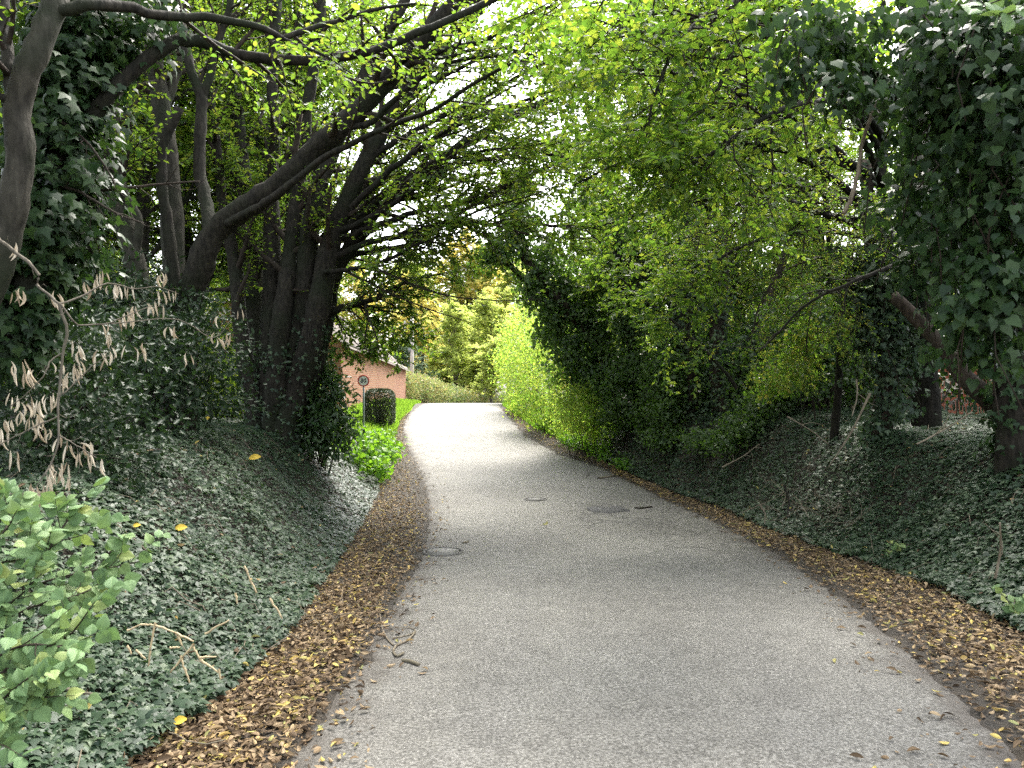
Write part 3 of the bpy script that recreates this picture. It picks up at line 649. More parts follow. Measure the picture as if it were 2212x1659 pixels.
# great leaning hornbeam and its forked upright
stemtree('leaning_tree', 'massive trunk leaning far right over the lane with a forked upright stem', [
    ([(395, 690, 10.2), (412, 640, 10.1), (432, 580, 10), (458, 512, 9.95), (502, 468, 9.9), (560, 430, 9.8), (620, 384, 9.75), (682, 320, 9.7), (742, 270, 9.6), (800, 212, 9.5), (850, 158, 9.4), (900, 98, 9.3), (960, 36, 9.2), (1030, -40, 9.1)], .17, .10, 44),
    ([(492, 484, 9.8), (540, 456, 9.7), (574, 438, 9.65), (640, 388, 9.6), (702, 340, 9.5), (745, 318, 9.4), (800, 292, 9.3), (870, 262, 9.2), (940, 235, 9.0), (1010, 190, 8.8), (1080, 150, 8.7), (1160, 120, 8.5)], .055, .016, 40),
    ([(455, 505, 9.9), (446, 440, 10.1), (432, 370, 10.2), (432, 290, 10.25), (436, 212, 10.3), (412, 150, 10.3), (398, 80, 10.4), (384, 20, 10.5), (372, -50, 10.6)], .085, .05, 34),
    ([(436, 212, 10.3), (452, 168, 10.3), (468, 100, 10.35), (492, 30, 10.4), (505, -50, 10.5)], .055, .04, 20),
    ([(740, 272, 9.6), (800, 265, 9.5), (880, 190, 9.2), (940, 150, 9.0), (1010, 128, 8.8), (1090, 120, 8.6), (1150, 105, 8.5)], .045, .012, 30),
    ([(800, 205, 9.5), (870, 150, 9.2), (950, 110, 9.0), (1040, 90, 8.8), (1130, 40, 8.6), (1200, 10, 8.5)], .05, .015, 30),
    ([(850, 158, 9.4), (880, 125, 9.1), (960, 125, 8.8), (1040, 105, 8.6), (1130, 112, 8.4), (1180, 140, 8.2), (1220, 170, 8.0)], .03, .006, 30)], B_MID, 1, ivy=0, side=(9, (.5, 1.4), 6, (.25, .6), 7), cr_from=.45, bias=(.1, .1, .2), lump=.05, leaf=.062)

# multi-stemmed coppice whose limbs are swept across the lane
stems = [
    ([(556, 925, 13), (545, 850, 13), (527, 763, 13), (517, 681, 13), (510, 584, 13.1), (497, 519, 13.1), (480, 430, 13.2), (470, 330, 13.3), (455, 200, 13.4)], .17, .07, 32),
    ([(572, 930, 13.5), (556, 800, 13.8), (549, 680, 14), (548, 590, 14.2), (540, 520, 14.3), (528, 450, 14.4), (520, 330, 14.6), (505, 200, 14.8)], .24, .12, 32),
    ([(575, 930, 13.1), (580, 800, 13.1), (588, 640, 13.2), (588, 500, 13.2), (585, 400, 13.3), (592, 300, 13.4), (590, 150, 13.5), (600, 0, 13.7)], .2, .08, 34),
    ([(590, 930, 12.9), (600, 800, 12.8), (601, 763, 12.8), (610, 681, 12.8), (622, 600, 12.9), (626, 551, 13), (640, 450, 13), (650, 350, 13.1), (668, 200, 13.2), (690, 60, 13.3), (700, -40, 13.4)], .19, .07, 36),
    ([(605, 930, 13), (622, 820, 13), (650, 700, 13), (660, 600, 13), (670, 500, 13), (690, 400, 13), (720, 320, 13.1), (760, 230, 13.1), (800, 140, 13.2), (850, 50, 13.2), (890, -30, 13.3)], .2, .08, 36),
    ([(615, 930, 12.9), (645, 830, 12.9), (672, 740, 12.8), (692, 650, 12.8), (706, 570, 12.8), (722, 500, 12.8), (755, 420, 12.7), (800, 330, 12.6), (845, 250, 12.6), (900, 165, 12.5), (960, 90, 12.5), (1040, 20, 12.4)], .22, .07, 40),
    ([(625, 925, 13.1), (660, 830, 13.2), (690, 740, 13.2), (706, 660, 13.3), (722, 590, 13.3), (765, 520, 13.3), (820, 445, 13.4), (890, 385, 13.4), (960, 340, 13.5), (1040, 290, 13.5), (1120, 245, 13.6), (1220, 200, 13.6), (1320, 150, 13.7)], .2, .04, 42)]
cp = stemtree('multi_stemmed_tree', 'coppiced tree of many dark stems fanning out from the ivy mound', stems, B_MID, 1, ivy=330, side=(16, (.6, 1.5), 8, (.3, .6), 8), cr_from=.42, partname='stem', bias=(.15, 0, .1), lump=.06, ivy_t=(0, .3))
sweeps = [
    ([(722, 525, 12.9), (800, 495, 12.8), (900, 458, 12.7), (1000, 440, 12.6), (1100, 402, 12.5), (1200, 352, 12.4), (1300, 330, 12.3)], .06, .014),
    ([(712, 560, 12.8), (790, 528, 12.6), (860, 512, 12.4), (930, 490, 12.2), (1000, 478, 12.0), (1060, 486, 11.9), (1097, 476, 11.8), (1178, 487, 11.6), (1260, 494, 11.5), (1330, 480, 11.4)], .055, .012),
    ([(690, 668, 13), (725, 671, 13), (774, 656, 13), (816, 644, 13.1), (860, 615, 13.2), (910, 600, 13.3), (960, 590, 13.4)], .075, .015),
    ([(700, 568, 13.3), (780, 548, 13.5), (885, 528, 13.8), (950, 490, 14), (1017, 446, 14.2), (1090, 410, 14.4), (1160, 400, 14.6)], .06, .012),
    ([(725, 520, 13), (790, 455, 13.2), (848, 403, 13.3), (905, 365, 13.4), (958, 337, 13.5), (1009, 306, 13.6), (1068, 298, 13.7), (1178, 306, 13.8), (1260, 300, 14)], .065, .012),
    ([(735, 500, 12.6), (810, 465, 12.3), (880, 420, 12.1), (950, 372, 11.9), (1030, 328, 11.7), (1116, 320, 11.6), (1180, 308, 11.4)], .05, .01),
    ([(745, 480, 13.5), (800, 420, 13.8), (870, 350, 14), (930, 310, 14.2), (985, 245, 14.4), (1020, 205, 14.6), (1070, 130, 14.9)], .06, .012),
    ([(760, 450, 12.4), (840, 372, 12.1), (910, 320, 11.9), (1000, 262, 11.6), (1100, 232, 11.4), (1180, 200, 11.2), (1280, 192, 11.0), (1380, 170, 10.8)], .05, .01),
    ([(740, 470, 13.8), (830, 440, 14.2), (930, 420, 14.6), (1030, 380, 15), (1120, 372, 15.3), (1220, 340, 15.6)], .055, .01),
    ([(800, 340, 12.6), (880, 290, 12.5), (960, 250, 12.4), (1040, 215, 12.3), (1120, 165, 12.2), (1200, 130, 12.1), (1290, 110, 12)], .05, .01),
    ([(700, 590, 12.6), (770, 580, 12.3), (840, 560, 12.0), (920, 520, 11.8), (1000, 500, 11.6)], .045, .01),
    ([(860, 240, 12.5), (930, 180, 12.3), (1010, 140, 12.1), (1100, 85, 11.9), (1200, 60, 11.7)], .045, .01),
    ([(960, 340, 13.5), (1050, 345, 13.3), (1150, 330, 13.1), (1260, 345, 12.9), (1350, 330, 12.8)], .035, .008),
    ([(730, 505, 13.2), (770, 430, 13.6), (800, 360, 13.9), (850, 300, 14.1), (870, 220, 14.3), (930, 120, 14.6)], .06, .015)]
gg, ww, gl = Geo(), Geo(), Geo()
for pts, r0, r1 in sweeps:
    P1, R1 = limb(pts, r0, r1, 34, .5); Geo().tubes(P1, R1, 8, lump=.06).build('swept_branch', B_DARK, cp, True)
    lo = pts[0][1] > 640
    crown_from(P1, R1, cp, M_HORN, .08, 20 if not lo else 22, (.5, 1.5) if not lo else (.5, 1.25), 8, (.25, .6), 9 if not lo else 8, gg=gl if lo else gg, ww=ww, bias1=(.15, 0, .02 if not lo else -.1), bias2=(0, 0, -.05), t1=(.22, 1.))
for pts, r0, r1 in sweeps:
    if pts[0][1] > 640: continue
    P0, R0 = limb(pts, r0, r1, 34, .3); P1, R1 = grow(P0, R0, 5, (1.4, 3.2), .38, (.08, .8), (.22, 0, .02), .1, 10, .2, .6, .024, .25); ww.tubes(P1, R1, 5)
    P2, R2 = grow(P1, R1, 5, (.4, 1.1), .6, (.2, 1), (.1, 0, 0), .2, 6, .3, .6, .009); ww.tubes(P2, R2, 4)
    p, D, N, sz = leaf_on(P2, 6, .07, (.3, 1.), .15); gg.leaves(OVAL, p, D, N, sz)
for pts in [[(774, 656, 13), (795, 690, 13.2), (825, 722, 13.3), (862, 748, 13.4)], [(816, 644, 13.1), (860, 668, 13.3), (890, 700, 13.5), (908, 738, 13.6)], [(725, 671, 13), (735, 700, 13.3), (758, 730, 13.5), (785, 758, 13.6)],
            [(716, 668, 13), (716, 640, 13.5), (740, 600, 14), (790, 575, 14.3)], [(760, 660, 13), (800, 610, 13.4), (850, 580, 13.8), (900, 570, 14)], [(745, 664, 13), (780, 690, 13.8), (800, 715, 14.2), (835, 735, 14.4)]]:
    P1, R1 = limb(pts, .018, .005, 16, .5); ww.tubes(P1, R1, 5)
    crown_from(P1, R1, cp, M_LIME, .085, 11, (.3, .8), 6, (.2, .5), 8, gg=gl, ww=ww, bias1=(.05, 0, -.1), bias2=(0, 0, -.08), t1=(.1, 1.))
P1, R1 = limb([(790, 658, 13), (796, 690, 13), (790, 722, 13), (788, 752, 13), (802, 757, 13), (840, 735, 13)], .018, .006, 16, .5); ww.tubes(P1, R1, 5)
ww.build('twigs', B_TWIG, cp); gg.build('crown', M_HORN, cp); gl.build('sun_tinted_spray', M_LIME, cp)  # the low spray's brighter leaf colour stands in for sunlight on it

# holly on the mound, laurel by the road
bush('holly_bush', [at(150, 830, 6.6), at(70, 960, 6.2), at(245, 960, 6.7), at(60, 760, 7.2), at(250, 760, 8), at(130, 1060, 6.0)],
     [(.8, .9, .55), (.8, .8, .5), (.55, .7, .45), (.7, .8, .5), (.8, .8, .5), (.6, .6, .35)], 620, 15, .11, .07, M_HOLLY, HOLLY,
     'dark spiny holly bush behind the dangling dead leaves', 'bush', base=(-4.1, 6.7, gz(-4.1, 6.7)), hang=.15, shell=.35, nst=6)
bush('holly_bush', [at(420, 760, 9.4), at(340, 690, 9.8), at(460, 850, 9.4), at(350, 830, 9.0), at(300, 640, 10.5), at(180, 640, 9.5)],
     [(.7, .8, .6), (.7, .8, .45), (.5, .6, .4), (.7, .7, .5), (.9, .8, .5), (.9, .8, .5)], 640, 15, .12, .075, M_HOLLY, HOLLY,
     'dark holly thicket between the leaning trunk and the multi-stemmed tree', 'bush', base=(-4.3, 9.6, gz(-4.3, 9.6)), hang=.15, shell=.35, nst=6)
bush('laurel_bush', [at(685, 840, 13.4), at(712, 865, 13.3), at(700, 915, 13.2), at(660, 780, 13.8), at(742, 925, 13.2), at(640, 900, 13.4), at(720, 975, 13.0), at(640, 950, 13.0), at(778, 935, 13.6)],
     [(.42, .5, .6), (.28, .4, .4), (.45, .5, .4), (.42, .5, .45), (.2, .3, .3), (.5, .4, .4), (.35, .3, .22), (.4, .3, .25), (.2, .25, .16)], 430, 13, .12, .13, M_LAUREL, LANCE,
     'dark green laurel bush leaning out beside the multi-stemmed tree', 'bush', base=(-3.3, 13.5, gz(-3.3, 13.5)), hang=.35, shell=.3, nst=3, up=.5)
bush('verge_plant', [at(800, 985, 17.6), at(830, 960, 19), at(790, 960, 19), at(815, 1010, 16.6)], [(.5, .9, .28), (.4, .8, .25), (.5, .8, .3), (.25, .7, .2)], 230, 10, .12, .10, M_NETTLE, HEART,
     'bright green leafy weeds in the sun between the left bank and the grass', 'weeds', base=(-3.4, 18, gz(-3.4, 18)), hang=.1, shell=.2, nst=5, stem_r=.006)

# dead sprays hanging in front of the holly
dr = thing('dead_branch', tuple(at(139, 690, 4.0)), 'bare grey branch hung with curled dry beige leaves in front of the holly', 'branch')
segs = [([(-20, 500, 4.0), (0, 520, 4.0), (77, 579, 4.0), (81, 615, 4.0), (128, 656, 4.0), (168, 703, 4.05)], .011, .005),
        ([(128, 656, 4.0), (139, 700, 4.0), (137, 762, 4.0), (125, 861, 3.95), (128, 941, 3.9), (112, 1000, 3.85), (95, 1030, 3.8)], .009, .003),
        ([(137, 762, 4.0), (110, 780, 3.95), (95, 810, 3.9), (60, 850, 3.9), (20, 880, 3.9)], .005, .002),
        ([(128, 656, 4.0), (180, 640, 4.1), (230, 612, 4.2), (290, 625, 4.3), (340, 620, 4.4), (385, 635, 4.5)], .006, .002),
        ([(168, 703, 4.05), (230, 700, 4.15), (280, 680, 4.2), (330, 660, 4.3)], .005, .002),
        ([(125, 861, 3.95), (170, 820, 4.0), (200, 790, 4.05), (240, 765, 4.1)], .004, .002),
        ([(128, 941, 3.9), (170, 965, 3.9), (210, 990, 3.9)], .004, .002), ([(125, 900, 3.9), (60, 930, 3.85), (0, 960, 3.8), (-30, 980, 3.8)], .004, .002),
        ([(112, 1000, 3.85), (80, 1050, 3.8), (75, 1080, 3.8)], .003, .0015), ([(240, 700, 4.4), (380, 690, 4.7), (460, 730, 4.9), (500, 690, 5.0)], .004, .0015)]
g = Geo()
for pts, r0, r1 in segs:
    P1, R1 = limb(pts, r0, r1, 18, .9); g.tubes(P1, R1, 6)
    P2, R2 = grow(P1, R1, 5, (.05, .18), .9, (.2, 1.), (0, 0, 0), .4, 4, 0, .5, .002); g.tubes(P2, R2, 3)
g.build('stem', B_GREYSTEM, dr)
cl = [(90, 70), (90, 370), (130, 350), (350, 360), (290, 400), (520, 310), (560, 270), (600, 250), (650, 310), (690, 320), (760, 320), (955, 250), (940, 370), (1020, 360), (890, 430), (640, 530), (700, 510), (740, 490), (790, 460),
      (480, 650), (480, 700), (650, 620), (780, 680), (830, 690), (560, 720), (600, 720), (640, 710), (470, 760), (450, 800), (330, 780), (60, 780), (110, 750), (180, 820), (140, 850), (360, 870), (390, 840), (340, 950), (200, 990),
      (240, 1000), (280, 970), (80, 970), (140, 1010), (110, 1060), (180, 1110), (220, 1090), (230, 1150), (20, 1150), (60, 1120), (20, 1250), (90, 1300), (300, 1190), (350, 1220), (400, 1260), (490, 1250), (470, 1310), (520, 1320),
      (580, 1340), (290, 1370), (390, 1380), (360, 1420), (400, 1450), (290, 1450), (180, 1510), (210, 1560), (250, 1500), (1270, 630), (1330, 620), (1410, 470), (1010, 570), (1110, 730), (930, 420), (1290, 500)]
gs = Geo()
for k, tpl in enumerate(ROLL):
    pp = []
    for q, (x, y) in enumerate(cl):
        if q % 3 != k: continue
        for _ in range(rng.integers(2, 5)):
            Yd = 3.95 + .0012 * x; pp.append(at(x * .3662 + 6 * rng.standard_normal(), 513 + y * .3662 - 14 + 4 * rng.standard_normal(), Yd + .05 * rng.standard_normal()))
    pp = np.array(pp); m_ = len(pp)
    D = np.stack([.22 * rng.standard_normal(m_) + .1, .2 * rng.standard_normal(m_), -np.ones(m_)], -1)
    gs.leaves(tpl, pp, D, rng.standard_normal((m_, 3)),   .084 * (.75 + .5 * rng.random(m_)))
gs.build('dry_leaves', M_DEADLEAF, dr)

# leafy sapling close to the camera, lower left
sp_ = thing('sapling', (-1.75, 2.0, gz(-1.75, 2.0)), 'pale green sapling with toothed leaves in the lower left corner', 'sapling')
tw = [[(-120, 1700, 2.1), (-40, 1500, 2.1), (60, 1425, 2.1), (150, 1372, 2.1), (205, 1300, 2.1)], [(-60, 1330, 2.2), (60, 1270, 2.25), (160, 1240, 2.3), (230, 1228, 2.35), (322, 1210, 2.4)],
      [(-60, 1240, 2.2), (0, 1160, 2.2), (30, 1115, 2.25), (50, 1065, 2.3)], [(50, 1270, 2.2), (105, 1190, 2.2), (145, 1125, 2.25), (180, 1095, 2.3)], [(-60, 1650, 1.95), (30, 1545, 1.95), (90, 1505, 1.95), (120, 1492, 1.95)],
      [(-60, 1440, 2.0), (50, 1395, 2.0), (110, 1395, 2.0), (165, 1405, 2.0)], [(-50, 1360, 2.15), (80, 1310, 2.2), (170, 1285, 2.25), (215, 1262, 2.3)], [(-50, 1260, 2.2), (40, 1190, 2.2), (100, 1165, 2.25)],
      [(-60, 1590, 1.9), (20, 1500, 1.9), (60, 1465, 1.9)], [(-60, 1500, 2.05), (20, 1440, 2.1), (60, 1400, 2.1)], [(-80, 1400, 2.0), (-20, 1340, 2.05), (40, 1290, 2.1), (90, 1240, 2.1)], [(-80, 1680, 1.85), (-20, 1580, 1.85), (10, 1540, 1.85)]]
g = Geo(); gl = Geo()
for k, pts in enumerate(tw):
    P1, R1 = limb(pts, .0045, .0015, 14, .8); g.tubes(P1, R1, 6)
    n_ = 18
    p, D, N, sz = leaf_on(P1[None], n_, .046, (.18, 1.), .25, up=(.1, -.75, .8), jit=.4, spread=1.0); sz *= np.linspace(1.1, .8, n_)
    gl.leaves(TOOTHED, p, D, N, sz, np.clip(.3 + .3 * rng.standard_normal(n_), 0, 1))
    P2, R2 = grow(P1[None], R1[None], 7, (.07, .2), .8, (.2, .9), (0, -.1, .1), .2, 5, .3, .6, .002); g.tubes(P2, R2, 4)
    p, D, N, sz = leaf_on(P2, 7, .04, (.3, 1.), .25, up=(.1, -.75, .8), jit=.5); gl.leaves(TOOTHED, p, D, N, sz, np.clip(.3 + .3 * rng.standard_normal(len(p)), 0, 1))
for x0 in (-1.9, -1.7, -1.8):
    b0 = np.array([x0, 2.0 + .2 * rng.standard_normal(), gz(x0, 2.0) - .03]); P1 = catmull([b0, b0 + [-.05, .05, .35], at(-60, 1300 + 150 * rng.random(), 2.1)], 12); g.tubes(P1, np.linspace(.009, .004, 12), 6)
g.build('stem', B_RED, sp_); gl.build('foliage', M_SAPLING, sp_)

# straw-coloured dead stems lying in the ivy, and a fallen stick
st = thing('dead_stalks', tuple(at(370, 1400, 3.1)), 'broken straw-coloured dry stalks lying on the ivy by the lane edge', 'dead stalks')
k_ = .3662
def rg(x, y): return (x * k_, 1051 + y * k_)
g = Geo()
for a, b_ in [((750, 850), (830, 815)), ((830, 815), (915, 820)), ((915, 820), (1040, 865)), ((1040, 865), (1142, 915)), ((1142, 930), (1075, 1010)), ((1075, 1010), (1005, 1098)), ((1140, 945), (1180, 1020)), ((1180, 1020), (1290, 1100)), ((1290, 1080), (1300, 1140)),
             ((915, 805), (885, 970)), ((885, 970), (875, 1060)), ((800, 965), (858, 1018)), ((1000, 950), (1060, 950)), ((1180, 1010), (1275, 1005)), ((1050, 880), (1075, 940)), ((1065, 1000), (1085, 1070)), ((1085, 1070), (1120, 1160)), ((1210, 870), (1350, 790)),
             ((1440, 470), (1480, 560)), ((1480, 560), (1515, 630)), ((750, 940), (775, 990)), ((1390, 630), (1400, 690)), ((1590, 660), (1665, 780))]:
    P1, R1 = limb([(*rg(*a), 3.05), ((rg(*a)[0] + rg(*b_)[0]) / 2, (rg(*a)[1] + rg(*b_)[1]) / 2, 3.05), (*rg(*b_), 3.05)], .0045, .003, 7, .6); 
    for P_ in (P1,):
        P_[:, 2] = np.maximum(P_[:, 2], gz(P_[:, 0], P_[:, 1]) + .05)
    Geo().tubes(P1, R1, 6).build('stalk', B_STRAW, st)
fs = thing('fallen_stick', tuple(at(130, 1470, 2.9)), 'grey mossy stick lying half buried in the ivy beside the sapling', 'stick')
P1, R1 = limb([(60, 1452, 2.75), (110, 1465, 2.75), (155, 1492, 2.75), (200, 1500, 2.75)], .008, .005, 12, .6); P1[:, 2] = np.maximum(P1[:, 2], gz(P1[:, 0], P1[:, 1]) + .04); Geo().tubes(P1, R1, 8, lump=.1).build('wood', B_GREYSTEM, fs)

# broken branch lying on the lane
def lay(px, py, h=.015):
    p = hit(px, py); p[2] += h; return p
br = thing('fallen_branch', tuple(lay(862, 1410, 0)), 'crooked grey broken branch lying on the asphalt by the litter', 'branch')
g = Geo()
for pts, r0, r1 in [([(872, 1415), (858, 1422), (850, 1412), (856, 1400), (880, 1388), (893, 1375), (897, 1370)], .009, .007), ([(868, 1431), (885, 1434), (905, 1441)], .010, .011), ([(897, 1370), (905, 1352)], .0, .0),
                    ([(850, 1398), (838, 1385), (827, 1365), (822, 1340), (820, 1320), (821, 1295)], .006, .003), ([(848, 1383), (868, 1378), (885, 1374), (897, 1366), (888, 1360), (870, 1360), (855, 1360)], .005, .003)]:
    if r0 == 0: continue
    P1 = catmull([lay(*p, r0 + .004) for p in pts], 20); g.tubes(P1, np.linspace(r0, r1, 20), 8, lump=.06)
g.build('wood', B_STICK, br)
for (pts, lab) in [([(1372, 1100), (1385, 1101), (1408, 1098)], 'short reddish stick lying on the worn asphalt by the right edge'), ([(1292, 1035), (1310, 1033), (1330, 1029)], 'dark stick lying along the right litter edge'),
                   ([(1000, 1176), (1006, 1175), (1012, 1173)], 'tiny brown twig beside the left inspection cover')]:
    o = Geo(); P1 = catmull([lay(*p, .02) for p in pts], 9); o.tubes(P1, np.linspace(.022, .016, 9) * (.6 if 'tiny' in lab else 1), 7, lump=.12)
    tag(o.build('stick', B_STICK if 'reddish' not in lab else B_RED), lab, 'stick')
o = Geo(); P1 = np.array([lay(1172, 1136, .01), lay(1178, 1138, .02), lay(1168, 1137, .015), lay(1175, 1135, .03)]); o.leaves(DRY[1], P1, rng.standard_normal((4, 3)) * [1, 1, .2], rng.standard_normal((4, 3)) * .4 + [0, 0, 1], .09, np.array([.9, .95, .85, 1.0]))
tag(o.build('fallen_leaf', M_LITTER), 'yellowish curled leaf cluster lying alone in the middle of the lane', 'leaf')

# single yellow leaves that caught on the ivy
def ivy_leaf_spot(px, py, Y0, Y1):
    for Y in np.linspace(Y0, Y1, 200):
        p = at(px, py, Y)
        if p[2] < gz(p[0], p[1]) + .09: return p
    return at(px, py, Y1)
for px, py, s_, lab in [(537, 992, .09, 'yellow leaf lying on the ivy in front of the multi-stemmed tree'), (372, 1562, .07, 'yellow curled leaf at the bottom edge of the left ivy'), (440, 906, .07, 'orange leaf caught on the dark holly edge'),
                        (285, 1138, .06, 'small yellow leaf on the ivy right of the dead branch'), (375, 1145, .06, 'narrow orange leaf upright in the left ivy'), (1320, 1255, .0, '')]:
    if not lab: continue
    p = ivy_leaf_spot(px, py, 2.2, 14); o = Geo(); o.leaves(curled(.5, .5, .36), p[None], np.array([[.6, .2, .1]]), np.array([[0, -.6, .7]]), s_ * (1 if p[1] < 6 else 1.7), np.array([.5]))
    tag(o.build('fallen_leaf', M_YELLOWLEAF), lab, 'leaf')

# ================================================================== trees built once and repeated
def free_tree(name, base, h, r, label, mat, bark, leaf, n=(22, 10, 7), nl=13, tpl=RHOMB, z0=.3, group=None, lean=(0, 0), tr=.16, cat='tree', droop=.15, ang=1.05, up=.12, branch_r=.05, twig=True):
    b0 = np.array([base[0], base[1], gz(base[0], base[1]) - .1])
    root = thing(name, b0, label, cat, group)
    P = catmull([b0, b0 + [lean[0] * .2 + .1, lean[1] * .2, h * .3], b0 + [lean[0] * .6 - .1, lean[1] * .6 + .1, h * .65], b0 + [lean[0], lean[1], h]], 24); R = np.linspace(tr * 1.2, tr * .25, 24); R[0] *= 1.3
    Geo().tubes(P, R, 10, lump=.05).build('trunk', bark, root, True)
    P1, R1 = grow(P, R, n[0], (r * .6, r * 1.05), ang, (z0, 1.), (0, 0, up), .18, 7, .2, .5, branch_r)
    P2, R2 = grow(P1, R1, n[1], (r * .22, r * .5), .85, (.15, 1.), (0, 0, .02), .22, 5, .3, .5, .02)
    P3, R3 = grow(P2, R2, n[2], (.3 * r / 3, .75 * r / 3), .8, (.15, 1.), (0, 0, -.03), .25, 4, .4, .5, .008)
    ww = Geo().tubes(P1, R1, 6).tubes(P2, R2, 4)
    if twig: ww.tubes(P3, R3, 3)
    ww.build('branch', bark, root)
    gg = Geo(); p, D, N, sz = leaf_on(P3, nl, leaf, (.05, 1.), droop); gg.leaves(tpl, p, D, N, sz)
    p, D, N, sz = leaf_on(P2, nl, leaf, (.3, 1.), droop); gg.leaves(tpl, p, D, N, sz)
    gg.build('crown', mat, root)
    return root

def dup(root, xy, rotz, scale, label, group=None, dz=0):
    r_ = root.copy(); COL.objects.link(r_); r_.location = (xy[0], xy[1], float(gz(xy[0], xy[1])) - .1 + dz); r_.rotation_euler = (0, 0, rotz); r_.scale = (scale,) * 3 if np.isscalar(scale) else scale
    r_['label'] = label
    if group: r_['group'] = group
    for ch in list(root.children):
        c_ = ch.copy(); COL.objects.link(c_); c_.parent = r_
        for g_ in ch.children:
            d_ = g_.copy(); COL.objects.link(d_); d_.parent = c_
    return r_

WOOD_L = 'trees of the wood behind the left bank'
wl = free_tree('woodland_tree', (-7.2, 17), 10, 3.6, 'slim woodland tree behind the pale trunks', M_HORN, B_MID, .10, group=WOOD_L, tr=.15)
wl2 = free_tree('woodland_tree', (-10.5, 19), 11, 4.2, 'broad woodland tree behind the ivy-clad trunk', M_LIME, B_MID, .11, group=WOOD_L, tr=.18, n=(24, 10, 7))
dup(wl, (-7.4, 23), 1.2, 1.0, 'woodland tree behind the forked stem of the leaning tree', WOOD_L)
dup(wl2, (-14.5, 24), 2.3, 1.1, 'woodland tree at the far left edge beyond the forked tree', WOOD_L)
dup(wl, (-9.0, 27), 3.1, 1.15, 'woodland tree glimpsed between the two pale trunks', WOOD_L)
dup(wl2, (-10.5, 33), 4.0, .95, 'woodland tree behind the left end of the brick barn', WOOD_L)
dup(wl, (-6.5, 13.6), 5.0, (.9, .9, 1.0), 'young tree standing close behind the multi-stemmed tree', WOOD_L)
dup(wl, (-9.2, 12.5), .6, (1, 1, 1.05), 'woodland tree close behind the holly on the left', WOOD_L)
dup(wl2, (-5.9, 20.5), 3.0, 1.1, 'woodland tree filling the gaps between the coppiced stems', WOOD_L)
dup(wl2, (-8.3, 15.0), 1.0, 1.0, 'woodland tree filling the gap right of the pale trunks', WOOD_L)
dup(wl2, (-4.9, 17.2), 4.4, (.95, .95, 1.15), 'tall woodland tree with its crown above the swept branches', WOOD_L)
UND = 'undergrowth shrubs behind the left bank'
us = bush('undergrowth_shrub', [(-7.5, 14.5, 2.4), (-8.6, 14.8, 2.0), (-6.4, 14.8, 2.1)], [(1.1, .8, 1.0), (.9, .8, .9), (.9, .7, .8)], 380, 13, .2, .11, M_HORN, OVAL, 'green shrub in the gap behind the leaning trunk', 'shrub', base=(-7.5, 14.5, gz(-7.5, 14.5)), group=UND)
dup(us, (-11, 16), 2., 1.2, 'shrub behind the ivy-clad trunk', UND)
dup(us, (-12.5, 12), 1., 1.2, 'shrub beside the foot of the forked tree', UND)
dup(us, (-6.3, 17.5), 4., 1.0, 'shrub between the coppiced stems and the laurel', UND)
dup(us, (-8.5, 21.5), 5., 1.3, 'shrub low behind the multi-stemmed tree', UND)

# ================================================================== RIGHT SIDE
# two ivy-hung trees leaning over the lane
def ivy_tree(name, label, stems, blobs, n, per, size, mat, bark, depth, tpl=IVY, spread=.14, on=500, hang=.85, shell=.25, ivyname='ivy', tlim=(0, 1)):
    Ps = [limb(s[0], s[1], s[2], 30, .25) for s in stems]; b0 = Ps[0][0][0]
    root = thing(name, (b0[0], b0[1], gz(b0[0], b0[1])), label, 'tree')
    gi = Geo()
    for k, (P, R) in enumerate(Ps):
        f = P[0]; zg = gz(f[0], f[1]) - .1
        if f[2] > zg and (k == 0 or stems[k][0][0][1] > 800):
            P = np.vstack([[f[0] + (.05), f[1], zg], P]); R = np.concatenate([[R[0] * 1.25], R])
        Geo().tubes(P, R, 10, lump=.06).build('trunk' if k == 0 else 'limb', bark, root, True)
        if on: gi.leaves(tpl, *ivy_on(P, R, on, size, tpl, (0, .16), tlim))
    if blobs:
        cs = [at(b[0], b[1], b[2]) for b in blobs]; rs = [(b[3], b[3] * 1.0, b[4]) for b in blobs]
        p, d, c = clumps(cs, rs, n, per, spread, shell); m_ = len(p)
        p[:, 2] -= .12 * rng.random(m_)
        keep = p[:, 2] > gz(p[:, 0], p[:, 1]) + .02
        D = d * .35 + np.array([0, 0, -hang]) + .4 * rng.standard_normal((m_, 3)); N = d * .7 + np.array([0, -.25, .4]) + .45 * rng.standard_normal((m_, 3))
        for tp_, kk in ((tpl, keep & (np.arange(m_) % 2 == 0)), (HEART, keep & (np.arange(m_) % 2 == 1))):
            gi.leaves(tp_, p[kk], D[kk], N[kk], size * (.5 + .65 * rng.random(kk.sum())))
        # hanging stems
        st = Geo(); k = rng.choice(len(c), min(len(c), 70), replace=False); e = c[k] + rng.standard_normal((len(k), 3)) * [.1, .1, .05]; e[:, 2] -= .3 + .5 * rng.random(len(k))
        mid = (c[k] + e) / 2 + .06 * rng.standard_normal(e.shape); st.tubes(np.stack([c[k], mid, e], 1), np.full((len(k), 3), .006), 4); st.build('ivy_stem', B_TWIG, root)
    gi.build(ivyname, mat, root)
    return root
